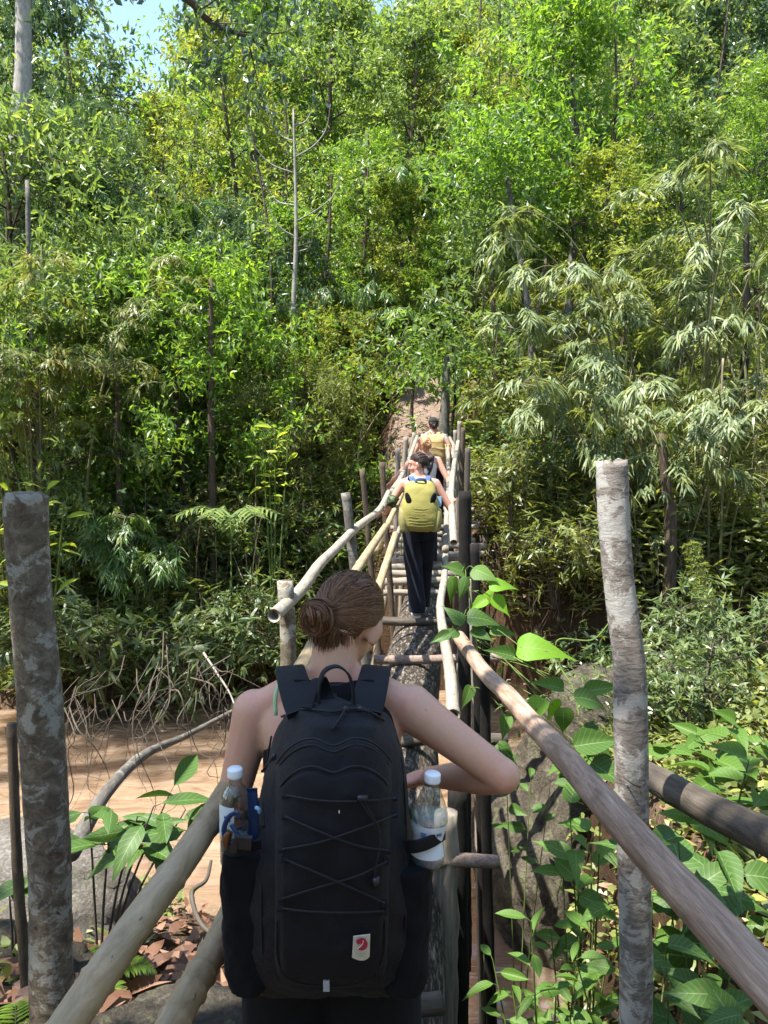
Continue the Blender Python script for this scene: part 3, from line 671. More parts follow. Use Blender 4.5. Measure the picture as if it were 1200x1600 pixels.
# ------------------------------------------------------------------ undergrowth on the far bank and slope: one mass nobody could count
r = np.random.default_rng(5); mb = MB(); stm = MB()
n = 32000; y = 10.4+(r.random(n)**1.5)*20; x = (r.random(n)*1.36-.68)*y
t = y-np.interp(x, FX, FYF)
axx = -.31+.0859*y
keep = (t > .05) & ~((np.abs(x-axx) < .75) & (y < 14.2)) 
pxp = np.interp(y, pp[:, 1], pp[:, 0]); keep &= ~((np.abs(x-pxp+.1) < .8) & (y > 12) & (y < 20)); keep &= ~((np.abs(x-axx) < 1.1) & (y > 12.5) & (y < 16.5) & (r.random(n) < .6))
cliff = (x > .9) & (x < 3.2) & (t < .6); keep &= ~(cliff & (r.random(n) < .3))
x, y = x[keep], y[keep]; z = ground(x, y); n = len(x)
hh = np.clip(.18+r.gamma(2., .22, n), .15, 1.5); ton = np.clip(fbm(np.stack([x*.6, y*.6, x*0], -1), 2)*1.6-.3, 0, 1)
kind = fbm(np.stack([x*.5+40, y*.5, x*0], -1), 2)
for q in range(11):
    f = r.random(n); c = np.stack([x, y, z], -1)+np.stack([r.normal(size=n)*.16*hh, r.normal(size=n)*.16*hh, hh*(.25+.75*f)], -1)
    d = unit(r.normal(size=(n, 3))*np.array([1, 1, .35])+np.array([0, 0, .1])); L = r.uniform(.10, .24, n); wide = np.where(kind > .52, .42, .17)
    if q % 2: leaves(mb, c, d, unit(UP+r.normal(size=(n, 3))*.5), L, L*wide, T2, ton)
    else: leaves(mb, c, unit(d+UP*.25), unit(UP+r.normal(size=(n, 3))*.45), L*1.25, L*wide*.9, T2, ton)
for q in range(0, n, 5):
    tube(stm, np.array([[x[q], y[q], z[q]-.05], [x[q]+r.normal()*.2, y[q]+r.normal()*.2, z[q]+hh[q]*r.uniform(.8, 1.9)]]), .005, 3, cap=False)
ug = empty('undergrowth', (0, 14, gz(0, 14)), 'tangled leafy undergrowth covering the far bank and slope', 'undergrowth'); ug['kind'] = 'stuff'
shiftobj('foliage', mb, M['leaf_under'], ug, False)['kind'] = 'stuff'
shiftobj('stems', stm, M['twig_pale'], ug)['kind'] = 'stuff'
# ------------------------------------------------------------------ trees one can tell apart
def at_ground(px, d):
    x = PX(px, d); return (x, d, gz(x, d))
def t_px(px, d, pytop):                # height of a tree at px whose top shows at pytop
    x, y, z = at_ground(px, d); return (x, y, z), P(px, pytop, d)[2]-z

VAR = {}
def var(key, **kw):
    if key not in VAR:
        tb, cb = tree_geo(**kw); VAR[key] = (tb.mesh('trunk'), cb.mesh('crown', False) if cb.n else None)
    return VAR[key]
H0 = 10.0
var('broad', seed=1, h=H0, cr=3.3, nleaf=13000, L=.21, trunk_r=.11, first=.25, nb=26, spread=.20)
var('tall', seed=2, h=H0, cr=2.3, nleaf=11000, L=.17, trunk_r=.09, first=.3, nb=26, spread=.17)
var('airy', seed=3, h=H0, cr=2.7, nleaf=7500, L=.18, trunk_r=.085, first=.28, nb=24, spread=.16)
var('bushy', seed=4, h=5., cr=2.5, nleaf=14000, L=.135, trunk_r=.06, first=.12, nb=26, spread=.17, asp=.36, droop=.4)
var('bushy2', seed=14, h=5., cr=2.3, nleaf=12000, L=.16, trunk_r=.055, first=.15, nb=24, spread=.15, asp=.22, droop=.55)
var('fine', seed=5, h=H0, cr=2.7, nleaf=17000, L=.135, trunk_r=.08, first=.25, nb=28, spread=.17, asp=.36)
def tree(key, px, d, pytop, matl, label, rz=0., bark='bark_brown', wide=1.):
    loc, h = t_px(px, d, pytop); tr, cr = VAR[key]; base = 5. if 'bushy' in key else H0; s = h/base
    trm = tr.copy(); trm.materials.clear(); trm.materials.append(M[bark]); crm = cr.copy(); crm.materials.clear(); crm.materials.append(M[matl])
    e = empty('tree', loc, label, 'tree', 'trees on the far slope'); e.rotation_euler = (0, 0, rz); e.scale = (s*wide, s*wide, s)
    obj('trunk', trm, None, e); obj('crown', crm, None, e); return e
tree('broad', 60, 24, -60, 'leaf_dark', 'dark green tree crown behind the thick grey trunk, top left', .4, 'bark_grey')
tree('fine', 175, 21, 150, 'leaf_dark', 'green tree with feathery crown below the gap of blue sky', 1.3)
tree('airy', 343, 20, 0, 'leaf_yellow', 'thin forked dark tree with yellowish crown right of the sky gap', 2.1, 'bark_brown', .9)
tree('tall', 262, 25, 135, 'leaf_yellow', 'small yellow green tree just under the blue gap', .7)
tree('broad', 420, 25, -40, 'leaf_bright', 'bright green tree towering behind the pale bare-limbed sapling', 2.8)
tree('tall', 530, 23, -30, 'leaf_forest', 'tall slim tree right of the pale bare-limbed sapling', 4.2)
tree('fine', 575, 19, 190, 'leaf_bright', 'small fine-leaved tree above the drooping bamboo, centre', 3.3)
tree('tall', 645, 21.5, 0, 'leaf_forest', 'dark straight tree trunk with light crown, top centre', 5.1, 'bark_brown', 1.1)
tree('airy', 690, 26, -20, 'leaf_yellow', 'sparse pale tree with sky showing through, top centre right', 1.9)
tree('fine', 735, 22, 40, 'leaf_yellow', 'olive fine-leaved tree right of the top centre', .2, 'bark_brown', 1.1)
tree('tall', 800, 17.5, 170, 'leaf_forest', 'leaning dark tree at the left edge of the big bamboo', 2.2)
tree('broad', 880, 16.5, -20, 'leaf_bright', 'large-leaved bright lime tree at the upper right', 5.5, 'bark_grey')
tree('tall', 985, 20, -40, 'leaf_forest', 'tall dark stemmed tree between the lime tree and right edge', 3.9)
tree('broad', 1100, 21, -70, 'leaf_dark', 'dark crowned tree in the top right corner', 1.1)
tree('fine', 1180, 17, 60, 'leaf_bright', 'leafy tree rising at the right edge above the bamboo', 4.4)
tree('bushy', 285, 14.2, 395, 'leaf_bright', 'bushy round tree left of centre with brown trunk beneath', 1.0, 'bark_brown', 1.05)
tree('bushy2', 170, 14.6, 350, 'leaf_forest', 'leafy small tree on the left slope beside the dry bamboo', 3.0, 'bark_brown')
tree('bushy', 60, 13.2, 430, 'leaf_forest', 'small leafy tree at the left edge above the left post', 5.2)
tree('fine', 120, 16.5, 215, 'leaf_dark', 'fine-leaved tree in front of the thick pale trunk', 2.6)
tree('airy', 455, 16.8, 300, 'leaf_bright', 'light airy tree at the foot of the pale sapling', 3.6)
tree('tall', 620, 18.5, 250, 'leaf_yellow', 'slim yellow-green tree over the top of the path', 1.4)
tree('fine', 690, 18.0, 330, 'leaf_bright', 'fine-leaved bright tree just right of the path top', 4.9)
tree('airy', 930, 14.6, 215, 'leaf_yellow', 'airy yellowish tree rising through the silvery bamboo', 0.6)
tree('tall', 1060, 15.5, 150, 'leaf_forest', 'leafy tree standing behind the big silvery bamboo', 3.1)
tree('bushy', 25, 15.4, 165, 'leaf_forest', 'leafy tree hiding the foot of the thick pale trunk', 1.7)
tree('bushy2', 480, 14.6, 560, 'leaf_under', 'low brownish bush-tree left of the far bridge end', 4.0)
tree('bushy2', 395, 17.5, 330, 'leaf_dark', 'dark bushy tree left of the pale sapling trunk', 4.7)
tree('bushy', 520, 16.8, 480, 'leaf_yellow', 'low light green bushy tree left of the path', 2.5)
tree('bushy2', 780, 17.2, 470, 'leaf_bright', 'low bright bushy tree right of the path', .9)

# thick grey trunk in the top left corner, its crown above the frame
# slender pale sapling with bare upswept limbs
loc, h = t_px(463, 15.6, 170); tb = MB(); r = np.random.default_rng(3)
pth = smoothpath([(0, 0, -.4), (-.05, 0, h*.4), (.05, 0, h*.7), (.02, 0, h)], 24); tube(tb, pth, lerpn([.065, .055, .04, .015], 24), 8, lump=.05)
for f, a, ln, up in ((.62, 1, .5, 1.4), (.66, -1, .55, 1.2), (.72, 1, .9, .9), (.76, -1, .8, 1.), (.84, -1, .9, .8), (.88, 1, .7, 1.2), (.93, -1, .5, 1.2), (.97, 1, .4, 1.3)):
    p0 = pth[int(f*23)]; tube(tb, smoothpath([p0, p0+np.array([a*ln*.55, r.normal()*.1, ln*.25*up]), p0+np.array([a*ln*.9, r.normal()*.2, ln*.7*up]), p0+np.array([a*ln*1.05, r.normal()*.2, ln*1.2*up])], 12), lerpn([.018, .004], 12), 5)
place_tree('tree', tb, None, loc, M['bark_pale'], None, 'slender pale sapling with bare upswept limbs left of centre')
# trunks of the path
def bare_tree(px0, py0, px1, py1, d, r0, mat, label, crown=None, seed=0, base=None):
    a = P(px0, py0, d); b = P(px1, py1, d); g = gz(b[0], d); e = empty('tree', (b[0], d, g), label, 'tree'); o = np.array([b[0], d, g])
    tb = MB(); top = a+(a-b)*.15; path = smoothpath([b-o+np.array([0, 0, min(0, g-b[2])-.5]), b-o+(a-b)*.15, b-o+(a-b)*.5+np.array([.05*(seed % 3-1), 0, 0]), top-o], 18); tube(tb, path, lerpn([r0*1.25, r0, r0*.85, r0*.6], 18), 10, lump=.10, seed=seed)
    obj('trunk', tb, M[mat], e)
    if crown:
        cb = MB(); rr = np.random.default_rng(seed); tips = top-o+rr.normal(size=(60, 3))*np.array([.6, .6, .45])+np.array([0, 0, .2]); crown_leaves(cb, tips, crown[1], .16, rr, .25, .4); obj('crown', cb, M[crown[0]], e, smooth=False)
    return e
bare_tree(36, -60, 29, 300, 16.5, .21, 'bark_pale', 'thick pale grey trunk in the top left corner', ('leaf_forest', 3000), 20)
bare_tree(698, 575, 693, 690, 13.7, .10, 'bark_grey', 'grey tree trunk standing beside the path above the last walker', ('leaf_forest', 700), 1)
bare_tree(707, 560, 706, 690, 13.6, .028, 'bark_black', 'thin black stem directly right of the grey path-side trunk', ('leaf_forest', 500), 2)
bare_tree(647, 600, 647, 690, 14.4, .045, 'bark_brown', 'thin brown trunk left of the path above the last walker', ('leaf_bright', 900), 3)
bare_tree(768, 400, 778, 640, 15.5, .05, 'bark_brown', 'slim dark trunk right of the path below the bright bushy tree', ('leaf_forest', 1800), 4)
bare_tree(795, 300, 838, 600, 14.8, .075, 'bark_grey', 'leaning grey-brown trunk at the left of the silvery bamboo', ('leaf_bright', 2600), 5)
bare_tree(850, 430, 830, 600, 14.5, .04, 'bark_brown', 'thin stem crossing behind the silvery bamboo', None, 6)
bare_tree(330, 470, 330, 700, 13.2, .06, 'bark_brown', 'brown trunk under the bushy round tree, left of centre', None, 7)
bare_tree(175, 560, 185, 700, 13., .05, 'bark_brown', 'dark crooked trunk at the left under the dry bamboo', None, 8)
bare_tree(45, 330, 60, 640, 12.8, .06, 'bark_grey', 'leaning grey stem at the left edge below the thick trunk', None, 9)
bare_tree(1035, 700, 1050, 850, 10.6, .09, 'bark_brown', 'brown trunk behind the right post below the bamboo', None, 10)
bare_tree(1165, 380, 1160, 640, 14, .08, 'bark_black', 'dark trunk at the right edge behind the bamboo', None, 11)
# mossy leaning stump on the right bank
a = P(1078, 850, 9.8); b = P(1098, 930, 9.6); mb = MB(); tube(mb, smoothpath([a, (a+b)/2+np.array([.02, 0, 0]), b, b+(b-a)*1.2], 12), lerpn([.07, .10, .13, .16], 12), 16, lump=.4, seed=4)
ms = obj('mossy_stump', mb, M['moss'], None, 'leaning stump covered in bright green moss on the right bank', 'stump')
mo = MB(); V = mb.V[0]; r = np.random.default_rng(2); q = V[r.integers(0, len(V), 1500)]+r.normal(size=(1500, 3))*.012; leaves(mo, q, rdir(1500, r)+np.array([0, -.3, -.4]), rdir(1500, r)+UP, .05, .014, T2, r.random(1500)); tag(obj('moss', mo, M['leaf_yellow'], ms, smooth=False), kind='stuff')

# ------------------------------------------------------------------ bamboo
c1 = bamboo_geo(31, 16, 5.4, (-.5, -.6), 2.4, 800, .25, .033, .9, .95, .12)
place_bamboo(*[x.mesh('bamboo', i == 0) for i, x in enumerate(c1)], at_ground(1030, 12.4), M['leaf_bamboo'], 'big silvery bamboo clump arching over the right bank')
c2 = bamboo_geo(32, 12, 3.4, (-.6, -.8), 1.7, 520, .24, .031, .6, 1.1, .12)
place_bamboo(c2[0].mesh('culm'), c2[1].mesh('foliage', False), at_ground(960, 11.9), M['leaf_bamboo'], 'drooping pale bamboo clump right of the bridge end')
c3 = bamboo_geo(33, 14, 5.6, (-.2, -.5), 2.2, 700, .25, .031, .8, .8, .2)
m3 = (c3[0].mesh('culm'), c3[1].mesh('foliage', False))
place_bamboo(*m3, at_ground(1180, 12.8), M['leaf_bamboo'], 'tall bamboo clump at the right edge of the picture')
c9 = bamboo_geo(39, 10, 2.3, (-.3, -.9), 1.2, 260, .22, .030, .4, 1.2, .1)
place_bamboo(c9[0].mesh('culm'), c9[1].mesh('foliage', False), at_ground(985, 11.3), M['leaf_bamboo'], 'low silvery bamboo hanging above the earth bank behind the right post')
c10 = bamboo_geo(40, 10, 2.8, (-.4, -.7), 1.2, 260, .22, .030, .4, 1.1, .1)
place_bamboo(c10[0].mesh('culm'), c10[1].mesh('foliage', False), at_ground(1120, 11.2), M['leaf_bamboo'], 'low silvery bamboo between the right post and the right edge')
c4 = bamboo_geo(34, 16, 6.4, (.3, -.5), 1.9, 1400, .22, .026, .7, .8, .3)
m4 = (c4[0].mesh('culm'), c4[1].mesh('foliage', False))
place_bamboo(*m4, at_ground(60, 12.9), M['leaf_bamboo_dry'], 'yellowing dry bamboo at the left edge below the thick trunk')
c5 = bamboo_geo(35, 14, 6., (0, -.5), 1.7, 1300, .22, .026, .6, .8, .2)
place_bamboo(c5[0].mesh('culm'), c5[1].mesh('foliage', False), at_ground(215, 17.5), M['leaf_bamboo_green'], 'green bamboo on the left slope behind the dry bamboo', 1., 1.0)
c6 = bamboo_geo(36, 10, 3.4, (-.6, -.5), 1.4, 600, .24, .03, .3, 1.2, .35)
place_bamboo(c6[0].mesh('culm'), c6[1].mesh('foliage', False), at_ground(600, 18.0), M['leaf_bamboo_green'], 'drooping green bamboo spray left above the path')
c7 = bamboo_geo(37, 10, 5.4, (-.4, -.3), 1.6, 900, .22, .03, .4, 1., .4)
place_bamboo(c7[0].mesh('culm'), c7[1].mesh('foliage', False), at_ground(730, 18.4), M['leaf_bamboo_green'], 'light green bamboo right of the path behind the leaning trunk')
c8 = bamboo_geo(38, 9, 2.4, (.2, -.6), .9, 480, .2, .024, .3, 1., .2)
place_bamboo(c8[0].mesh('culm'), c8[1].mesh('foliage', False), at_ground(230, 12.6), M['leaf_bamboo_green'], 'low dark bamboo tuft on the left bank above the water shrubs')

# ------------------------------------------------------------------ shrubs of the far bank
sv = [shrub_geo(41, 1.5, 1.0, 1500, .17, .24, T4, 11, .15, 8), shrub_geo(42, 1.3, .9, 1300, .15, .36, T2, 10, .1, 6), shrub_geo(43, 1.7, 1.2, 1700, .20, .2, T4, 12, .35, 8), shrub_geo(44, 1.1, .9, 1300, .12, .42, T2, 10, .05, 6)]
sm = [(a.mesh('stem'), b.mesh('foliage', False)) for a, b in sv]
def shrub(k, px, d, mat, label, sc=1., rz=0., dz=0., cat='shrub'):
    x, y, z = at_ground(px, d); z = max(z, -.05)
    f = sm[k][1].copy(); f.materials.clear(); f.materials.append(M[mat]); e = empty('shrub', (x, y, z+dz), label, cat, 'shrubs on the banks'); e.rotation_euler = (0, 0, rz); e.scale = (sc,)*3
    s = sm[k][0]
    if not s.materials: s.materials.append(M['twig'])
    obj('stem', s, None, e); obj('foliage', f, None, e)
W_ = 'leaf_willow'
shrub(0, 60, 11.05, W_, 'narrow-leaved shrub overhanging the water behind the left post', 1.25, .2)
shrub(2, 150, 11.15, W_, 'narrow-leaved shrub over the water right of the left post', 1.2, 1.2)
shrub(0, 240, 11.25, W_, 'arching shrub trailing into the river, middle of the left bank', 1.15, 2.2)
shrub(2, 315, 11.45, W_, 'long-leaved shrub on the left bank beside the fallen white branch', 1.15, 3.3)
shrub(0, 385, 11.85, W_, 'shrub at the waterside left of the handrail post stump', 1.0, 4.1)
shrub(1, 110, 13.0, 'leaf_under', 'leafy bush above the waterside shrubs at the left', 1.2, .5)
shrub(3, 205, 13.2, 'leaf_dark', 'dark glossy bush in the middle of the left bank', 1.3, 1.5)
shrub(1, 300, 13.4, 'leaf_under', 'bush under the brown trunk of the round tree', 1.2, 2.5)
shrub(3, 375, 13.6, 'leaf_forest', 'green bush left of the bridge posts', 1.2, 3.5)
shrub(1, 450, 14.0, 'leaf_under', 'tangled bush beyond the upper left handrail', 1.2, 4.5)
shrub(2, 520, 14.0, 'leaf_forest', 'leafy shrub behind the left bridge posts', 1.1, 5.5)
shrub(3, 590, 14.6, 'leaf_bright', 'bright small bush left of the path foot', .9, .8)
shrub(1, 745, 13.4, 'leaf_forest', 'bush right of the far bridge posts', 1.0, 1.8)
shrub(0, 775, 12.4, 'leaf_under', 'shrub growing on top of the right earth bank', .9, 2.8)
shrub(3, 830, 12.3, 'leaf_dark', 'dark bush above the bare earth bank under the bamboo', 1.1, 3.8)
shrub(0, 1010, 9.9, W_, 'silvery shrub on the bank directly behind the right post', .95, .4)
shrub(3, 1090, 8.6, 'leaf_willow', 'pale sunlit bush right of the post at mid height', .85, 1.4)
shrub(2, 1180, 8.8, W_, 'narrow-leaved shrub at the right edge below the bamboo', .95, 2.4)
shrub(0, 905, 9.4, W_, 'sprawling thin-leaved shrub left of the right post', .75, 3.4)
shrub(2, 1075, 7.0, W_, 'grassy thin-leaved bush right of the post above the broad leaves', .62, 4.4)
shrub(0, 1170, 6.6, W_, 'thin-leaved bush at the right edge above the broad leaves', .65, 5.4)
shrub(2, 880, 7.6, W_, 'thin-leaved bush behind the lime-green vine leaves', .6, .9)

shrub(1, 1010, 5.6, W_, 'low thin-leaved bush just right of the pale post', .55, 1.9)
shrub(0, 1110, 5.4, W_, 'low sunlit thin-leaved bush between the pale post and right edge', .5, 2.9)
shrub(3, 1040, 8.0, W_, 'leafy bush behind the pale post, right of the mossy stump foot', .8, 3.9)
shrub(0, 800, 11.4, 'leaf_under', 'shrub hanging over the dark earth bank right of the bridge', .7, .3, .9)
shrub(2, 870, 11.0, 'leaf_under', 'trailing shrub hanging over the earth bank left of the pale post', .75, 1.3, .9)
shrub(1, 950, 10.6, 'leaf_dark', 'dark bush on the earth bank hidden by the pale post', .8, 2.1, .5)

# overhanging tree of the near bank: trunk left of the frame, branches over the bridge
r = np.random.default_rng(77); base = np.array([-4.6, 1.2, gz(-4.6, 1.2)]); tb = MB(); cb = MB(); tips = []
tr = smoothpath([(0, 0, -.5), (.1, .0, 3.), (.5, -.1, 6.), (1.2, -.1, 9.5), (2.2, -.1, 12.)], 24); tube(tb, tr, lerpn([.32, .26, .22, .16, .06], 24), 12, lump=.1)
def limb(p0, p1, p2, r0, nt, sp):
    bp = smoothpath([p0, p1, p2], 12); tube(tb, bp, lerpn([r0, r0*.5, r0*.15], 12), 6)
    for q in range(nt):
        s = bp[r.integers(3, 12)]; e = s+r.normal(size=3)*np.array([sp, sp, sp*.4]); tube(tb, np.array([s, e]), .012, 4, cap=False); tips.append(e); tips.append((s+e)/2)
for (a, b, c, n, sp) in (((.9, 0, 8), (1.4, -1.4, 9.4), (1.7, -2.7, 9.8), 16, .6), ((.8, 0, 7.5), (1.0, -.8, 9.), (1.5, -1.5, 9.6), 14, .5), ((.7, 0, 7), (.6, -1.6, 8.6), (.5, -3.0, 9.2), 16, .7), ((.5, 0, 6.), (.0, -.6, 8.4), (-.5, -1.2, 9.4), 14, .6), ((.9, 0, 8.), (2.0, -1.5, 9.2), (2.6, -2.7, 9.4), 7, .5), ((.4, 0, 6.), (-.8, .2, 8.4), (-1.5, .5, 9.2), 7, .7)):
    limb(np.array(a, float), np.array(b, float), np.array(c, float), .09, n, sp)
crown_leaves(cb, np.array(tips), 3300, .19, r, .30, .45, .2)
tips = []; cc = np.array([-.08, 1.55, 3.45])+np.array(S)*8.4-base        # the leafy bough that shades the woman
tube(tb, smoothpath([(.8, 0, 7.5), cc*.6+np.array([.3, 0, 3.]), cc+np.array([0, 0, -.1])], 10), lerpn([.09, .03], 10), 6)
for q in range(70):
    e_ = cc+rdir(1, r)[0]*np.array([.8, .7, .4])*r.random()**.4; tube(tb, np.array([cc, e_]), .008, 4, cap=False); tips.append(e_)
crown_leaves(cb, np.array(tips), 2300, .18, r, .14, .45, .2)
place_tree('tree', tb, cb, tuple(base), M['bark_grey'], M['leaf_forest'], 'overhanging tree of the near bank shading the start of the bridge')
# branch that enters the top left of the picture
tb = MB(); cb = MB(); r = np.random.default_rng(8)
pts = [P(-120, -160, 8.2), P(250, -25, 8.6), P(330, 35, 8.8), P(400, 62, 9.)]; o = pts[0]
base = np.array([-7.2, 8.0, gz(-7.2, 8.0)])
trk = smoothpath([base-np.array([0, 0, .4]), base+np.array([.1, 0, 4]), P(-160, -40, 8.1)-np.array([0, 0, .6]), pts[0], pts[0]+np.array([-.2, 0, 3])], 20)-base
tube(tb, trk, lerpn([.22, .18, .15, .1, .04], 20), 10, lump=.1)
bp = smoothpath(pts, 16)-base; tube(tb, bp, lerpn([.085, .05, .035, .018], 16), 7, lump=.12); tips = []
for q, (dx, dz) in enumerate([(-.2, -.5), (.3, .35), (-.35, .2), (.25, -.35), (.45, .2), (-.1, .5), (.4, -.25), (.2, .4), (.5, .1), (-.3, -.3), (.1, -.5), (.3, .5)]):
    s = bp[4+q]; e = s+np.array([dx, r.normal()*.3, dz])*1.3; tube(tb, smoothpath([s, (s+e)/2+r.normal(size=3)*.06, e], 5), lerpn([.012, .004], 5), 4, cap=False); tips += [e, (s+e)/2, e+r.normal(size=3)*.2]
for px, py, d in ((120, 20, 9), (180, -20, 9), (60, -30, 8.6), (470, -40, 9.2), (110, 70, 9.2)): tips.append(P(px, py, d)-base)
crown_leaves(cb, np.array(tips), 1500, .115, r, .2, .45, .45, up=.6)
tips = []
for q in range(60):
    e_ = np.array([-8.4+r.normal()*1.1, 8.3+r.normal()*1.0, 10.6+r.normal()*.7])-base; tube(tb, smoothpath([trk[-3], (trk[-3]+e_)/2+[0, 0, .3], e_], 5), .012, 4, cap=False); tips.append(e_)
crown_leaves(cb, np.array(tips), 1300, .2, r, .3, .45, .3)
place_tree('tree', tb, cb, tuple(base), M['bark_brown'], M['leaf_dark'], 'tree whose dark leafy branch reaches across the blue sky, top left')
# ------------------------------------------------------------------ the log bridge
DY = [-3, 0, 1.6, 4.5, 7.55, 9.8, 12.3, 14]; DZ = [2.24, 2.26, 2.28, 2.33, 2.385, 2.57, 2.90, 3.3]
def deck(y): return float(np.interp(y, DY, DZ))
def axx_(y): return -.31+.0859*y
# the big log: its top lies a rung's thickness below the treads
mb = MB(); ys = np.linspace(-.6, 13.2, 70); path = np.array([[axx_(y)+.03*math.sin(y*.8), y, deck(y)-.03-.27-.0*y] for y in ys])
rad = np.interp(ys, [-.6, 5, 9, 13.2], [.30, .285, .25, .21]); path[:, 2] = [deck(y)-.045-r_ for y, r_ in zip(ys, rad)]
tube(mb, path, rad, 28, lump=.07, seed=3); obj('bridge_log', mb, M['log_bark'], None, 'huge rough-barked log carrying the whole bridge', 'log')

def pole(name, pts, r0, r1, mat, label, cat, group=None, lump=.06, n=14, m=None, seed=0, hollow=False, nodes=0., kink=0.):
    pts = np.asarray(pts, float); ln = np.sum(np.linalg.norm(np.diff(pts, axis=0), axis=1)); m = m or int(max(10, min(70, ln/.05)))
    path = smoothpath(pts, m); rr = np.linspace(r0, r1, m); rs = np.random.default_rng(seed+5)
    if kink:
        t = np.linspace(0, 1, m)
        for k in range(5):
            w = rs.uniform(2, 13); path = path+(np.sin(t*w+rs.uniform(0, 6))*kink/(1+.25*w))[:, None]*unit(rs.normal(size=3)*np.array([1, .2, 1]))
    if nodes:
        s = np.linspace(0, ln, m); ph = np.abs(((s/nodes+rs.random()) % 1)-.5); rr = rr*(1+.13*np.exp(-((ph-.5)/.035)**2)-.03*np.exp(-((ph-.42)/.05)**2))
    mb = MB(); tube(mb, path, rr, n, lump=lump, seed=seed, hollow=hollow)
    return obj(name, mb, mat if not isinstance(mat, str) else M[mat], None, label, cat, group)

HR = 'handrail poles of the bridge'
# left, near to far
pole('handrail_pole', [P(60, 1668, 1.05), P(205, 1455, 1.22), P(335, 1270, 1.55), P(475, 1035, 2.55), P(556, 893, 4.0), P(603, 822, 5.8)], .030, .026, 'bamboo_old', 'bamboo handrail running from the bottom left corner past the woman', 'handrail', HR, .02, nodes=.42, m=120, seed=1, hollow=True)
pole('handrail_pole', [P(235, 1665, 1.30), P(300, 1545, 1.48), P(352, 1448, 1.68), P(470, 1200, 2.5), P(560, 985, 4.3), P(590, 920, 5.3), P(618, 835, 6.9)], .034, .03, 'bamboo_old', 'lower bamboo rail at the bottom left beside her pack', 'handrail', HR, .02, nodes=.38, m=120, seed=2, hollow=True)
pole('handrail_pole', [P(424, 962, 4.1), P(470, 918, 4.6), P(500, 880, 5.1), P(530, 855, 5.6), P(560, 825, 6.3), P(590, 800, 7.2), P(606, 770, 8.0)], .040, .030, 'bamboo_grey', 'crooked grey handrail whose sawn end points at the camera, left', 'handrail', HR, .07, m=90, seed=3, kink=.02, hollow=True)
pole('handrail_pole', [P(596, 795, 7.3), P(612, 768, 8.2), P(626, 747, 9.2), P(640, 715, 10.6), P(652, 682, 12.2)], .034, .028, 'bamboo_grey', 'pale handrail leading on from the walkers hand to the far bank, left', 'handrail', HR, .06, m=60, seed=4, hollow=True)
pole('handrail_pole', [P(585, 862, 6.2), P(600, 830, 6.8), P(622, 785, 7.8), P(632, 762, 8.6)], .028, .024, 'bamboo_old', 'short brown pole tied under the left handrail near the olive pack', 'handrail', HR, .05, seed=5)
pole('handrail_pole', [P(588, 925, 6.0), P(606, 880, 6.9), P(621, 838, 7.9), P(634, 800, 9.)], .034, .03, 'wood_weathered', 'lower weathered pole slanting left of the dark trousers', 'handrail', HR, .08, seed=6, kink=.01)
# right
pole('handrail_pole', [P(1290, 1640, 1.0), P(1150, 1482, 1.18), P(1000, 1320, 1.5), P(880, 1190, 2.05), P(826, 1135, 2.5), P(790, 1090, 2.85), P(755, 1050, 3.25), P(718, 995, 3.75)], .039, .034, 'wood_peeled', 'peeled pinkish handrail sweeping from the lower right corner', 'handrail', HR, .06, m=120, n=18, seed=7, kink=.012)
pole('handrail_pole', [P(708, 1118, 3.8), P(703, 1050, 4.4), P(692, 985, 5.4), P(688, 945, 6.2), P(694, 905, 7.0), P(696, 870, 7.9), P(703, 800, 9.6)], .037, .031, 'bamboo_grey', 'long grey bamboo rail right of the log', 'handrail', HR, .04, nodes=.4, m=110, seed=8, hollow=True)
pole('handrail_pole', [P(709, 848, 6.9), P(706, 800, 7.4), P(705, 770, 8.0), P(709, 730, 9.4), P(716, 690, 11.4)], .036, .03, 'bamboo_grey', 'right handrail with dark hollow end held by the woman with the olive pack', 'handrail', HR, .03, nodes=.45, m=80, seed=9, hollow=True)
pole('handrail_pole', [P(696, 860, 7.2), P(699, 800, 8.3), P(701, 750, 9.6), P(700, 700, 11.5)], .036, .03, 'wood_weathered', 'pale sunlit pole inside the right handrail near the far end', 'handrail', HR, .05, seed=10)
pole('handrail_pole', [P(716, 740, 9.6), P(709, 710, 10.8), P(702, 682, 12.2)], .03, .026, 'wood_weathered', 'crooked pale pole at the far right end of the bridge', 'handrail', HR, .09, seed=11, kink=.03)
pole('side_pole', [P(1005, 1208, 2.75), P(1100, 1260, 2.35), P(1195, 1306, 2.05), P(1330, 1370, 1.7)], .052, .056, 'wood_dark', 'dark smooth pole running out of frame right of the pale post', 'pole', None, .05, m=60, n=18, seed=12)

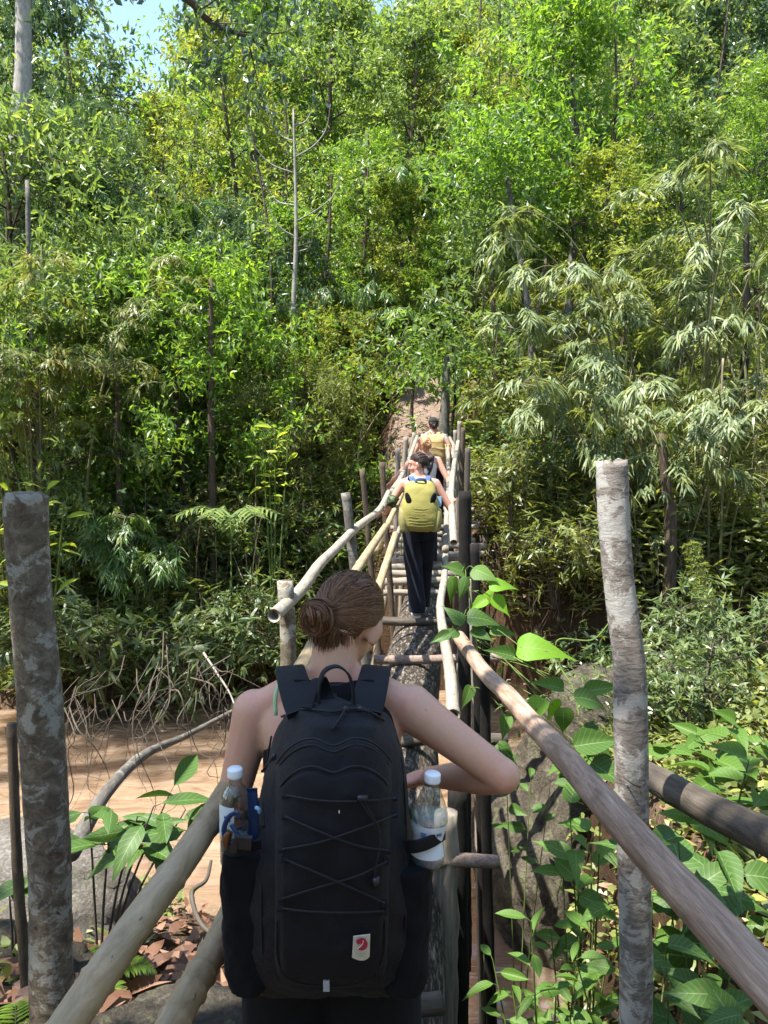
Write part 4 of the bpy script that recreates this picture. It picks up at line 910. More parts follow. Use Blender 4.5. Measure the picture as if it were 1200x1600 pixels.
# posts
LUMPY = 1.7
def post(top, bot, d, r0, r1, mat, label, lump=.09, seed=0, grp='posts along the bridge', name='bridge_post', n=14, d1=None, ext=0.):
    a = P(top[0], top[1], d); b = P(bot[0], bot[1], d1 or d); g = gz(b[0], b[1]); z1 = min(b[2], g)-.15
    b2 = b+(b-a)/max(.05, (a[2]-b[2]))*max(0, b[2]-z1)
    rs = np.random.default_rng(seed); q = (a+b2)/2+np.array([rs.normal()*.012, 0, 0])
    return pole(name, [b2, q, a], r1, r0, mat, label, 'post', grp, lump*LUMPY, n, max(26, int((a[2]-b2[2])/.06)), seed)
def gatepost(pix, d, r0, r1, mat, label, seed):
    pts = [P(x, y, d) for x, y in pix]; b = pts[-1]; g = gz(b[0], d)-.2; pts.append(np.array([b[0]+.01, d, min(g, b[2]-.2)])); path = smoothpath(pts[::-1], 90); mb = MB(); rs = np.random.default_rng(seed)
    rad = np.linspace(r1, r0, 90)*(1+.035*np.sin(np.linspace(0, 13, 90)+seed)+.008*rs.normal(size=90)); tube(mb, path, rad, 36, lump=.05, seed=seed)
    V = mb.V[0]; n = 36; top = V[89*n:90*n]; top[:, 2] += (vnoise(top*70+seed)-.5)*.035; V[88*n:89*n, 2] += (vnoise(top*55+seed)-.5)*.008; V[-1, 2] -= .006
    return obj('bridge_post', mb, M[mat], None, label, 'post', 'pair of thick posts at the bridge start')
gatepost([(40, 774), (43, 860), (50, 960), (60, 1060), (67, 1180), (76, 1320), (80, 1450), (83, 1600)], 1.95, .054, .059, 'bark_post', 'thick mottled grey post at the left edge', 1)
gatepost([(956, 722), (958, 790), (964, 880), (972, 950), (983, 1040), (986, 1150), (988, 1280), (992, 1420), (993, 1600)], 2.35, .047, .056, 'bark_post_pale', 'tall pale lichen-spotted post on the right', 2)
post((446, 908), (450, 1090), 4.35, .048, .052, 'bark_post', 'stout rotten stump post under the sawn end of the left rail', .14, 3)
post((540, 770), (556, 900), 6.1, .040, .042, 'bark_grey', 'leaning post behind the crooked left handrail', .12, 4)
post((566, 733), (583, 910), 6.9, .026, .03, 'bark_brown', 'tall thin post left of the walkers outstretched hand', .12, 5)
#post((576, 736), (602, 930), 7.3, .026, .032, 'bark_brown', 'thin leaning post right of the tall thin one, left side', .12, 6)
post((597, 722), (606, 860), 8.2, .034, .034, 'bark_brown', 'dark blunt post just left of the second walkers face', .1, 7)
#post((608, 735), (618, 900), 8.6, .022, .026, 'bark_brown', 'slim post below the reaching hand of the ginger walker', .1, 8)
#post((622, 800), (630, 960), 7.2, .034, .036, 'bark_brown', 'dark post close against the left of the navy trousers', .1, 9)
#post((605, 850), (612, 1000), 6.6, .024, .026, 'bark_brown', 'low slim post left of the log by the second walker', .1, 10)
post((622, 700), (620, 780), 10.4, .038, .034, 'wood_weathered', 'weathered post at the far left end, nearest of three', .12, 11)
post((634, 683), (632, 750), 11.4, .04, .036, 'wood_weathered', 'weathered post at the far left end, middle of three', .12, 12)
post((648, 676), (640, 720), 12.3, .04, .04, 'wood_weathered', 'leaning pale post at the far left end, last of three', .12, 13)
#post((612, 715), (612, 800), 9.6, .03, .03, 'bark_brown', 'brown post between the two left walkers hands', .12, 14)
post((731, 700), (728, 880), 9.0, .034, .036, 'wood_dark', 'tall brown post right of the far handrails', .1, 15)
post((718, 658), (716, 740), 11.6, .032, .034, 'wood_weathered', 'upright pale post at the far right end, tallest of the bundle', .1, 16)
post((724, 668), (720, 760), 11.0, .035, .036, 'bark_brown', 'upright brown post in the far right bundle', .1, 17)
post((711, 672), (712, 740), 12.0, .03, .03, 'wood_weathered', 'slim pale post in the far right bundle nearest the path', .1, 18)
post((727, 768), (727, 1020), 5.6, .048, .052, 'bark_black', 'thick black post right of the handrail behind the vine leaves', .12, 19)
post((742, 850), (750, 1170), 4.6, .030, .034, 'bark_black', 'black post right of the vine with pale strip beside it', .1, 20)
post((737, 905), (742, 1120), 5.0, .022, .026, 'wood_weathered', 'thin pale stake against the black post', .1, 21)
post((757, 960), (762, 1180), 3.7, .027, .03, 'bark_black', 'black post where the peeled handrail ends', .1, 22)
#post((722, 1000), (724, 1200), 4.4, .026, .028, 'bark_black', 'dark post hidden behind the grey bamboo rail', .1, 23)
post((697, 1270), (690, 1640), 3.25, .052, .058, 'wood_weathered', 'sunlit flaking grey post under the bridge right of her pack', .22, 24, n=20)
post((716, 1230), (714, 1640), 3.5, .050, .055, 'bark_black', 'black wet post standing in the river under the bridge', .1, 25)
#post((640, 1120), (650, 1300), 4.6, .05, .05, 'bark_black', 'dark support post hidden under the log', .1, 26)

# treads
TG = 'round wood treads across the bridge'
def rung(py_, x0, x1, d, rr, mat, label, seed, tilt=0., kink=.01):
    z = deck(d)-rr*.2
    a = np.array([PX(x0, d), d, z]); b = np.array([PX(x1, d), d+.03, z+tilt]); return pole('tread', [a, (a+b)/2, b], rr, rr*.92, mat, label, 'tread', TG, .12, 12, 22, seed, kink=kink)
rung(1367, 560, 792, 3.2, .032, 'wood_knobby', 'knobbly tread end sticking out right below the water bottle', 1)
rung(1170, 560, 800, 4.55, .042, 'wood_dark', 'dark tread glimpsed under the womans raised arm', 2)
rung(1045, 582, 808, 6.2, .040, 'wood_knobby', 'reddish tread on the bare log, nearest one above her shoulder', 3, .0)
rung(985, 590, 768, 7.45, .046, 'wood_dark', 'grey tread under the navy trousered walkers foot', 4)
rung(943, 600, 692, 8.5, .038, 'wood_weathered', 'pale tread just beyond the navy trousered walkers foot', 5)
ord_ = ['first', 'second', 'third', 'fourth', 'fifth', 'sixth', 'seventh', 'eighth', 'ninth', 'tenth', 'eleventh', 'twelfth']
dd = [9.0, 9.35, 9.7, 10.05, 10.4, 10.75, 11.1, 11.45, 11.8, 12.15, 12.5, 12.85]
rs = np.random.default_rng(4)
for k, d in enumerate(dd):
    c = 600+axx_(d)/d*FPX; rung(0, c-rs.uniform(46, 60), c+rs.uniform(58, 96), d, rs.uniform(.038, .05), 'wood_weathered', f'{ord_[k]} of the close-set pale treads climbing past the second walker', 10+k, rs.normal()*.02)
rung(0, 470, 700, 2.35, .04, 'wood_dark', 'tread under the foreground womans leading step', 31)
rung(0, 380, 700, 1.5, .04, 'wood_dark', 'tread the foreground woman stands on', 32)

# ------------------------------------------------------------------ rocks
def rock(name, c, r_, seed, mat, label, amp=.3, n=72, m=48, flat=None, planes=11):
    """a boulder broken along planes, edges worn, surface pitted"""
    b = MB(); ell(b, (0, 0, 0), (1, 1, 1), None, n, m); nrm = unit(b.V[0]); rs = np.random.default_rng(seed); pl = rdir(planes, rs); dist = rs.uniform(.72, 1.0, planes)
    q = np.stack([dist[k]/np.maximum(nrm@pl[k], .05) for k in range(planes)]+[np.full(len(nrm), 1.12)]); k_ = 9.; rad = -np.log(np.sum(np.exp(-k_*q), 0))/k_+.10
    V = nrm*rad[:, None]; V = V+nrm*((fbm(V*2.2+seed, 5)-.5)*amp+(fbm(V*9+seed, 4)-.5)*.09-.05*(np.abs(fbm(V*1.7+seed*2, 3)-.5) < .018))[:, None]
    if flat: V[:, 2] = np.minimum(V[:, 2], flat+.06*fbm(V*3+seed, 3))
    V = V*np.asarray(r_); b.V[0] = V; b.C[0] = V; return obj(name, b, M[mat], None, label, 'rock', None, loc=tuple(c))
c = P(850, 1330, 6.3); rock('boulder', (c[0]+.22, 6.3, .32), (.85, .75, 1.02), 3, 'rock', 'big grey-brown boulder in the river right of the bridge', .22)
rock('boulder', (1.95, 6.6, 1.1), (.8, .7, .95), 8, 'rock', 'mossy boulder behind the pale post beside the big boulder', .25)
c = P(70, 1400, 4.8); rock('boulder', (-2.62, 4.9, .75), (.8, .6, .65), 5, 'rock_pale', 'pale rounded boulder at the water edge behind the left post', .22)
rock('boulder', (-2.0, 5.7, .15), (.4, .4, .4), 12, 'rock_pale', 'small pale rock at the river edge right of the left post', .25)
rock('boulder', (-1.0, 2.7, 1.5), (.6, .5, .36), 7, 'rock', 'flat brown rock at the bottom left between the two rails', .2, flat=.85)
rock('boulder', (-1.9, 3.2, 1.4), (.5, .5, .4), 9, 'rock', 'dark rock at the foot of the left post', .25)
# ------------------------------------------------------------------ people
def rot(ax, a): return np.array(Matrix.Rotation(a, 3, ax))
def head_parts(b, c, R):
    def E(p, r_, M2=None): ell(b, c+R@np.array(p), r_, R if M2 is None else R@M2, 20, 14)
    E((0, -.012, .022), (.074, .094, .090)); E((0, .022, -.035), (.062, .068, .078)); E((0, .058, -.082), (.034, .030, .028)); E((0, .07, .03), (.055, .022, .03))
    for s in (-1, 1):
        E((s*.035, .058, -.03), (.026, .026, .026)); E((s*.080, -.004, -.010), (.006, .021, .034), rot('Z', s*-.55)@rot('X', -.15)); E((s*.076, .010, -.034), (.006, .009, .010))
    tube(b, [c+R@np.array(p) for p in ((0, .082, .02), (0, .093, -.005), (0, .106, -.026), (0, .09, -.036))], [.008, .010, .013, .008], 8)
    E((0, .085, -.058), (.022, .012, .008)); E((0, .083, -.068), (.018, .012, .008))
def head_details(parent, c, R, closed=False):
    for s in (-1, 1):
        b = MB(); ell(b, c+R@np.array((s*.031, .076, .008)), (.0125, .0125, .0085), R, 12, 8); o = obj('eye', b, M['eye'], parent)
        b = MB(); ell(b, c+R@np.array((s*.031, .0855, .007)), (.0055, .004, .0055), R, 10, 6); obj('iris', b, M['iris'], o)
        b = MB(); tube(b, [c+R@np.array((s*x, y, z)) for x, y, z in ((.014, .09, .028), (.03, .088, .034), (.047, .078, .029))], [.002, .003, .0015], 6); obj('eyebrow', b, M['hair_dark'], parent)
    b = MB(); tube(b, [c+R@np.array((x, y, -.0635)) for x, y in ((-.024, .087), (0, .0975), (.024, .087))], [.0015, .0028, .0015], 6); obj('lips', b, M['lips'], parent)
def hair_geo(c, R, bun, bun_r, seed, nst=620, r0=.0021, messy=.0, swirl=1.):
    """strands drawn back over the skull into a coiled bun"""
    r = np.random.default_rng(seed); b = MB(); sk = np.array([.0785, .0985, .0955]); ctr = np.array([0, -.012, .022]); bun = np.asarray(bun, float)
    bd = unit((bun-ctr)/sk)
    # scalp cap
    cap = MB(); ell(cap, (0, 0, 0), (1, 1, 1), None, 28, 20); V = cap.V[0]
    def hairline(v):           # directions that carry hair
        return (v[:, 2] > .42*np.clip(v[:, 1], -1, 1)+.08-.25*(v[:, 1] < 0)) | (v[:, 1] < -.25)
    low = (V[:, 1] < 0.2) & (V[:, 2] < -.05); V2 = V*sk*.995+ctr
    msk = hairline(V) & (V[:, 2] > -.72)
    V2[~msk] = (V[~msk]*sk*.90+ctr)
    b.add(V2@R.T+c, cap.Q[0], cap.T[0])
    k = 0
    while k < nst:
        a = r.uniform(-np.pi, np.pi); y = math.cos(a); x = math.sin(a)
        el = np.interp(abs(a), [0, .7, 1.25, 1.6, 2.2, np.pi], [.72, .55, .12, -.12, -.62, -.80])+r.normal()*.03
        s = unit(np.array([x*math.cos(el), y*math.cos(el), math.sin(el)])); u = r.random()**1.2*.8
        s = unit(s*(1-u)+bd*u) if u < .999 else s
        n = 10; t = np.linspace(0, 1, n)[:, None]; q = unit(s*(1-t)+bd*t+np.array([0, 0, .05])*np.sin(np.pi*t)+r.normal(size=3)*messy*np.sin(np.pi*t))
        rr = 1.0+.022*r.random()+.03*messy*r.random()+.02*np.sin(np.pi*t)
        tube(b, (q*sk*rr+ctr)@R.T+c, lerpn([r0*.6, r0, r0, r0*.7], n), 4, cap=False); k += 1
    # bun: locks wound over one another
    nrm = unit(bun-ctr); e1 = unit(np.cross(nrm, [0, 0, 1])); e2 = np.cross(nrm, e1); nl = 9
    for k in range(nl):
        th0 = r.random()*2*np.pi; arc = r.uniform(3.2, 5.2); n = 18; t = np.linspace(0, 1, n); th = th0+arc*t*swirl; lay = k/(nl-1)
        ax = unit(nrm+r.normal(size=3)*.32); a1 = unit(np.cross(ax, e2)); a2 = np.cross(ax, a1); R0 = bun_r*(.70-.42*lay)*(1+.12*np.sin(th*2+k)); off = bun_r*(.0+.42*lay)+bun_r*.12*np.sin(th+k)
        mid = bun+nrm*.006+(np.cos(th)*R0)[:, None]*a1+(np.sin(th)*R0)[:, None]*a2+off[:, None]*nrm; T_, N_, B_ = frames(mid); lr = bun_r*r.uniform(.22, .32)
        for q in range(46 if nst > 600 else 20):
            ph = r.random()*2*np.pi; rr = lr*math.sqrt(r.random())*(1+messy*r.normal()); tw = ph+1.5*t; env = .55+.45*np.sin(np.pi*t)
            p = mid+N_*(np.cos(tw)*rr*env)[:, None]+B_*(np.sin(tw)*rr*env)[:, None]; tube(b, p@R.T+c, lerpn([r0*.6, r0*1.6, r0*1.6, r0*.6], n), 4, cap=False)
    core = bun+nrm*.004; ell(b, core@R.T+c, (bun_r*.62, bun_r*.62, bun_r*.55), None, 14, 10)
    for k in range(30):        # flyaways
        d0 = unit(rdir(1, r)[0]+np.array([0, -.2, .5])); p0 = d0*sk*1.03+ctr; p = smoothpath([p0, p0+d0*.008+r.normal(size=3)*.006, p0+d0*.012+r.normal(size=3)*.018], 6); tube(b, p@R.T+c, .00028, 3, cap=False)
    # short nape hairs swept up, and a few fine strays
    for k in range(420 if nst > 600 else 120):
        x = float(np.clip(r.normal()*.030, -.066, .066)); z0 = -.088+8*x*x+r.normal()*.006; pts = [(x*1.02, -.094+9*x*x+.0, z0), (x*.95, -.107+8*x*x, z0+.022), (x*.75, -.114+5*x*x, -.045), (bun[0]+x*.35, -.118, bun[2]-.01)]
        tube(b, (smoothpath(pts, 8)+r.normal(size=3)*.0015)@R.T+c, lerpn([.0002, r0*.8, r0, r0], 8), 4, cap=False)
    for k in range(10):
        a = r.uniform(2.2, 4.0); s = unit(np.array([math.sin(a), math.cos(a), -.8])); p0 = s*sk*1.0+ctr; p = smoothpath([p0, p0+s*.006+r.normal(size=3)*.004+[0, 0, -.010], p0+s*.008+r.normal(size=3)*.008+[0, 0, -.024]], 6)
        tube(b, p@R.T+c, .00035, 3, cap=False)
    return b
def hand(b, wrist, dirv, palmn, curl=.6, L=.17, fr=.0085, spread=.12, thumb=1):
    """palm, four unequal bent fingers and a thumb from the side of the palm"""
    d = unit(dirv); n = unit(palmn-d*np.dot(palmn, d)); s = np.cross(d, n)*thumb; w = np.asarray(wrist, float)
    Mx = np.stack([s, d, n], 1); ell(b, w+d*L*.26, (.040, .052, .017), Mx, 14, 10); ell(b, w+d*L*.08, (.027, .035, .018), Mx, 12, 8)
    for k, (o, ln) in enumerate(((.030, .42), (.010, .47), (-.010, .44), (-.029, .35))):
        p = w+d*L*.48+s*o; dd = unit(d+s*o*spread*14); pts = [p-d*.02]; ang = 0
        for q in range(3):
            ang += curl*(.7, 1., .8)[q]; v = dd*math.cos(ang)+n*math.sin(ang); p = p+v*ln*L*(.42, .32, .26)[q]; pts.append(p)
        tube(b, smoothpath(pts, 10), lerpn([fr*1.1, fr, fr*.95, fr*.75], 10), 8)
    p = w+d*L*.14+s*.030; pts = [p-s*.01, p+s*.018+d*.02+n*.008, p+s*.026+d*.045+n*.02, p+s*.02+d*.066+n*.036]; tube(b, smoothpath(pts, 9), lerpn([fr*1.4, fr*1.15, fr*.8], 9), 8)
def arm(b, sh, el_, wr, k=1., up=.047, bulge=None):
    sh, el_, wr = map(np.asarray, (sh, el_, wr)); 
    tube(b, smoothpath([sh, sh*.5+el_*.5, el_], 14), np.array([1.05, 1.06, 1.02, .98, .96, .93, .9, .88, .86, .84, .82, .80, .78, .77])*up*k, 16); ell(b, el_, (up*.80*k,)*3, None, 14, 10)
    tube(b, smoothpath([el_, el_*.5+wr*.5, wr], 14), np.interp(np.linspace(0, 1, 14), [0, .25, .6, 1], [.80, .86, .68, .50])*up*k, 16)
    ell(b, el_+unit(el_-wr*.5-sh*.5)*up*.34, (up*.52*k,)*3, None, 12, 8)
    ell(b, sh, (up*1.12*k, up*1.05*k, up*1.1*k), None, 14, 10)
def torso(b, neck_dy=.03, k=1., hunch=.0):
    loft_s(b, [(0, .0, .86, .150, .100), (0, .0, .94, .162, .108), (0, .005, 1.02, .140, .095), (0, .01, 1.08, .124, .086), (0, .01, 1.17, .134, .094), (0, .004+hunch*.3, 1.26, .152, .104), (0, -.004+hunch*.6, 1.33, .166, .098, 2.3), (0, .0+hunch, 1.385, .165, .078, 2.2), (0, .01+hunch, 1.42, .11, .062), (0, .02+hunch+neck_dy*.3, 1.45, .064, .055)], 28, 44)
def boot(parent, p, yaw, mat_u='shoe', sole='sole'):
    R = rot('Z', yaw); b = MB(); 
    for q in ((0, .0, .045, .036, .05, .045), (0, .09, .035, .042, .06, .034), (0, .15, .03, .036, .045, .027)): ell(b, np.asarray(p)+R@np.array(q[:3]), q[3:], R, 14, 10)
    tube(b, [np.asarray(p)+R@np.array((0, -.01, .04)), np.asarray(p)+R@np.array((0, -.012, .12))], .04, 12)
    s = obj('shoe', union(b, .008, 3, 'shoe'), M[mat_u], parent); b = MB(); 
    V = []
    for y, w in ((-.052, .024), (-.03, .036), (.03, .036), (.09, .043), (.15, .040), (.185, .02)): V.append((y, w))
    pts = [(w, y) for y, w in V]+[(-w, y) for y, w in V[::-1]]; n = len(pts); vv = [np.asarray(p)+R@np.array((x, y, 0.)) for x, y in pts]+[np.asarray(p)+R@np.array((x*1.03, y, .022)) for x, y in pts]
    b.add(vv, [[k, (k+1) % n, n+(k+1) % n, n+k] for k in range(n)], [[0, k+1, k] for k in range(1, n-1)]+[[n, n+k, n+k+1] for k in range(1, n-1)]); obj('sole', b, M[sole], s, smooth=False)
def trousers(b, hip=.87, feet=((-.085, 0), (.085, 0)), top=1.0, w=1., flare=.085, ankle=.06, kx=(0, 0), shift=0):
    loft_s(b, [(0, 0, hip-.09, .150*w, .105*w), (0, 0, hip, .172*w, .118*w), (0, 0, hip+.07, .168*w, .114*w), (0, .004, top, .14*w, .098*w)], 28, 14)
    for s, (fx, fy), kk in ((-1, feet[0], kx[0]), (1, feet[1], kx[1])):
        tube(b, smoothpath([(s*.082, 0, hip), (s*.088+(fx-s*.088)*.3, fy*.3+kk*.4, hip*.70), (s*.088+(fx-s*.088)*.6, fy*.6+kk, hip*.5), (fx, fy+kk*.3, ankle+.12), (fx, fy, ankle)], 30), lerpn([.092*w, .09*w, .082*w, flare, flare*.98], 30), 18)
def folds(co, amp=.006, f=9.):
    q = fbm(co*np.array([f, f, f*.28])+3, 3)-.5; return q*2*amp

# ---- the woman in front
O1 = np.array([-.125, 1.66, deck(1.66)+.045]); 
w1 = empty('person', tuple(O1), 'woman seen from behind with hair in a bun, sleeveless, one elbow raised', 'person')
def L1(px, py, d): return P(px, py, d)-O1
shR, elR, wrR = L1(642, 1106, 1.66), L1(786, 1212, 1.60), L1(668, 1214, 1.82)
shL, elL, wrL = L1(398, 1112, 1.68), L1(360, 1262, 1.66), L1(402, 1290, 1.90)
HC = L1(543, 970, 1.75); HR_ = rot('Z', -.42)@rot('Y', .16)@rot('X', -.50)
b = MB(); zs = (shR[2]+shL[2])/2-1.375; 
tb_ = MB(); torso(tb_, .05, 1., .02); V = tb_.V[0]; V[:, 2] += zs; V[:, 0] += (shR[0]+shL[0])/2*np.clip((V[:, 2]-.9)/.45, 0, 1); b.add(V, tb_.Q[0], tb_.T[0])
nk2 = HC+HR_@np.array([0, -.062, -.035]); nk0 = np.array([(shR[0]+shL[0])/2+.005, .02, 1.40+zs]); nk1 = HC+HR_@np.array([0, -.03, -.06])
tube(b, smoothpath([nk0, nk0*.5+nk1*.5+np.array([0, -.012, 0]), nk1], 10), lerpn([.066, .056, .052], 10), 18)
for s, sh in ((1, shR), (-1, shL)):      # trapezius
    tube(b, smoothpath([nk0+np.array([s*.02, 0, .055]), (nk0+np.array([0, 0, .055]))*.45+sh*.55+np.array([0, 0, .008]), sh+np.array([0, 0, -.004])], 9), lerpn([.036, .040, .044], 9), 14)
tube(b, smoothpath([nk0+np.array([0, -.01, .02]), nk0*.45+nk2*.55+np.array([0, -.008, 0]), nk2], 10), lerpn([.060, .050, .044], 10), 18)
arm(b, shR, elR, wrR, 1.06); arm(b, shL, elL, wrL, 1.02)
hand(b, wrR+unit(wrR-elR)*.01, unit(wrR-elR)+np.array([-.2, 0, -.15]), np.array([0, .2, -1.]), .55, thumb=-1); hand(b, wrL, np.array([.4, .6, .2]), np.array([.8, -.4, 0]), .6)
head_parts(b, HC, HR_)
for s in (-1, 1): tube(b, smoothpath([(s*.085, 0, .88), (s*.09, .02, .48), (s*.09, -.01, .08)], 12), lerpn([.085, .056, .036], 12), 14)
body = obj('body', union(b, .0055, 7), M['skin'], w1); head_details(w1, HC, HR_)
obj('hair', hair_geo(HC, HR_, (-.016, -.118, -.028), .053, 3, 4200, .0008, .03), M['hair_brown'], w1)
b = MB(); trousers(b, .90, ((-.135, .05), (.135, -.02)), 1.04, 1.28, .128, .05); obj('trousers', displace(union(b, .012, 4, 'trousers'), lambda c: folds(c, .012, 7)), M['cloth_black'], w1)
b = MB(); tb_ = MB(); loft_s(tb_, [(0, .005, 1.00, .146, .101), (0, .01, 1.08, .131, .093), (0, .01, 1.17, .141, .101), (0, .004, 1.25, .158, .111), (0, .0, 1.31, .150, .108, 2.3), (0, .004, 1.345, .12, .096)], 28, 22); V = tb_.V[0]; V[:, 2] += zs; V[:, 0] += (shR[0]+shL[0])/2*np.clip((V[:, 2]-.9)/.45, 0, 1); b.add(V, tb_.Q[0], tb_.T[0])
obj('tank_top', b, M['cloth_black'], w1)
b = MB(); tube(b, smoothpath([L1(431, 1118, 1.555), L1(430, 1090, 1.565), L1(436, 1068, 1.59), L1(444, 1052, 1.65), L1(450, 1052, 1.72)], 14), .0045, 8, flat=.5); obj('bra_strap', b, M['cloth_green'], w1)
boot(w1, (-.09, .05, -.01), .1, 'cap_black'); boot(w1, (.09, -.02, -.01), -.1, 'cap_black')

# ---- her black backpack
DPK = 1.37
def PK(px, py, d=DPK): return P(px, py, d)
pk = empty('backpack', tuple(PK(515, 1545, 1.45)), 'large black backpack with crossed cord and cream patch on the front womans back', 'backpack')
PO = np.array(pk.location)
prof = [(1097, 520, 30, .10), (1103, 522, 62, .13), (1115, 524, 80, .145), (1135, 526, 91, .165), (1170, 526, 103, .19), (1215, 524, 112, .205), (1270, 522, 118, .215), (1310, 518, 130, .22), (1350, 514, 144, .22), (1430, 512, 154, .22), (1490, 512, 154, .21), (1530, 513, 142, .185), (1552, 514, 118, .15), (1564, 515, 84, .10)]
pr = np.array(prof, float)
BACK = 1.555                       # the side that lies against her back
def pk_w(py): return np.interp(py, pr[:, 0], pr[:, 2])
def pk_c(py): return np.interp(py, pr[:, 0], pr[:, 1])
def pk_dep(py): return np.interp(py, pr[:, 0], pr[:, 3])
def pk_s(px, py, off=0.):              # point of the pack's front, off metres proud
    u = np.clip((px-pk_c(py))/pk_w(py), -1, 1); q = BACK-pk_dep(py)*(1-abs(u)**2.7)**.55-off
    return P(px, py, q)
def sgrid(name, rows, cols, fx, off, mat, parent, thick=None):
    """sheet following the pack's front: fx(row value)->(left px, right px)"""
    b = MB(); V = []
    for py in rows:
        a, c_ = fx(py)
        for k in range(cols):
            u = k/(cols-1); e = min(1, min(u, 1-u)*9); V.append(pk_s(a+(c_-a)*u, py, off*(e**.5 if e > 0 else -.25)))
    n = len(rows); i = np.arange(n-1)[:, None]*cols; j = np.arange(cols-1)[None]
    b.add(np.array(V)-PO, np.stack([i+j, i+cols+j, i+cols+j+1, i+j+1], -1).reshape(-1, 4)); return obj(name, b, M[mat], parent)
pys = np.concatenate([np.linspace(1097, 1135, 14), np.linspace(1140, 1500, 50), np.linspace(1505, 1560, 16)]); b = MB(); V = []; n = 44
for py in pys:
    w, c_ = pk_w(py), pk_c(py)
    for k in range(n):
        a = k/n*2*np.pi; u = math.cos(a)
        if math.sin(a) <= 0: pt = pk_s(c_+w*np.sign(u)*abs(u)**.8, py)
        else:
            pt = pk_s(c_+w*np.sign(u)*abs(u)**.8*.94, py); pt[1] = BACK+.012*math.sin(a)
        V.append(pt)
V = np.array(V); V[:, 1] += (fbm(V*np.array([20, 20, 34]), 3)-.5)*.024; V[:, 0] += (fbm(V*17+9, 3)-.5)*.016
i = np.arange(len(pys)-1)[:, None]*n; j = np.arange(n)[None]; Q = np.stack([i+j, i+n+j, i+n+(j+1) % n, i+(j+1) % n], -1).reshape(-1, 4); m = len(pys)*n
T_ = [[m, k, (k+1) % n] for k in range(n)]+[[m+1, (len(pys)-1)*n+(k+1) % n, (len(pys)-1)*n+k] for k in range(n)]
b.add(np.vstack([V, V[:n].mean(0), V[-n:].mean(0)])-PO, Q, T_); obj('main_compartment', b, M['pack_black'], pk)
# upper pocket with its double-arched flap, then the stretch front pocket
def arch(px, y0, dip): 
    u = (px-523)/96.; return y0+50*abs(u)**3.4+dip*math.exp(-((px-521)/22.)**2)
def panel(name, ytop, dip, ybot, hw0, hw1, off, mat, rc=40, cols=41, nrow=40, lump=.008):
    b = MB(); V = []
    for k in range(nrow):
        t = k/(nrow-1)
        for q in range(cols):
            u = q/(cols-1)*2-1; hw = hw0+(hw1-hw0)*t; px = 521+u*hw-4*t; yt = arch(px, ytop, dip); py = yt+(ybot-yt)*t
            if ybot-py < rc and abs(u) > 1-rc/hw:               # rounded lower corners
                du = (abs(u)-(1-rc/hw))*hw; py = min(py, ybot-rc+math.sqrt(max(0, rc*rc-du*du)))
            e = min(1., (1-abs(u))*hw/7., (py-yt)/7., max(0, (ybot-py)/7.)+.0); o = off*math.sqrt(max(0, e*(2-e)))-.003*(1-e)
            o += lump*(fbm(np.array([[px*.02, py*.016, off*50]]), 3)[0]-.5)*e*2
            V.append(pk_s(px, py, o))
    i = np.arange(nrow-1)[:, None]*cols; j = np.arange(cols-1)[None]; b.add(np.array(V)-PO, np.stack([i+j, i+cols+j, i+cols+j+1, i+j+1], -1).reshape(-1, 4)); return obj(name, b, M[mat], pk)
panel('front_pocket', 1150, 14, 1543, 92, 88, .020, 'pack_black')
panel('stretch_pocket', 1194, 12, 1536, 86, 82, .030, 'pack_black2', 40, 41, 44, .014)
def seam(pts, r_=.0018, off=.02, mat='cord_black', name='seam', parent=None):
    b = MB(); tube(b, smoothpath([pk_s(x, y, off)-PO for x, y in pts], 40), r_, 6); return obj(name, b, M[mat], parent or pk)
seam([(x, arch(x, 1150, 14)+1) for x in np.linspace(432, 612, 24)], .0022, .018); seam([(x, arch(x, 1160, 14)+1) for x in np.linspace(436, 608, 24)], .0014, .021); seam([(x, arch(x, 1194, 12)+1) for x in np.linspace(438, 606, 24)], .0024, .029)
seam([(432, 1440), (434, 1500), (455, 1532), (500, 1541), (550, 1540), (585, 1524), (600, 1490), (602, 1440)], .0020, .022); seam([(440, 1120), (470, 1108), (500, 1110), (522, 1112), (560, 1108), (600, 1122)], .0024, .004)
seam([(424, 1150), (416, 1200), (410, 1280), (408, 1400), (410, 1500)], .0022, .002); seam([(620, 1150), (629, 1200), (634, 1280), (634, 1400), (632, 1500)], .0022, .002)
# elastic cord lacing
CO = .043
def cord(pts, r_=.0022, off=CO, n=40):
    b = MB(); tube(b, smoothpath([pk_s(x, y, off)-PO for x, y in pts], n), r_, 6); return obj('elastic_cord', b, M['cord_black'], pk)
cord([(448, 1243), (500, 1251), (560, 1252), (617, 1247)]); cord([(447, 1276), (500, 1300), (560, 1322), (606, 1329)]); cord([(618, 1273), (570, 1292), (500, 1316), (442, 1327)])
cord([(446, 1343), (500, 1366), (550, 1388), (600, 1411)]); cord([(604, 1346), (560, 1368), (500, 1386), (442, 1404)]); cord([(440, 1419), (480, 1424), (540, 1426), (600, 1424)])
cord([(562, 1250), (576, 1272), (592, 1294), (594, 1320), (588, 1350), (586, 1372)], .0014, CO+.004); cord([(568, 1250), (574, 1262), (590, 1290), (596, 1320)], .0014, CO+.004)
for x, y in ((446, 1243), (617, 1247), (445, 1276), (617, 1273), (440, 1327), (607, 1330), (444, 1343), (604, 1346), (440, 1404), (601, 1411), (438, 1419), (601, 1424)):
    b = MB(); box(b, pk_s(x, y, .034)-PO, (.010, .016, .006)); obj('cord_loop', b, M['web_black'], pk, smooth=False)
b = MB(); tube(b, [pk_s(558, 1247, CO)-PO, pk_s(573, 1247, CO)-PO], .006, 10); obj('cord_lock', b, M['plastic_black'], pk)
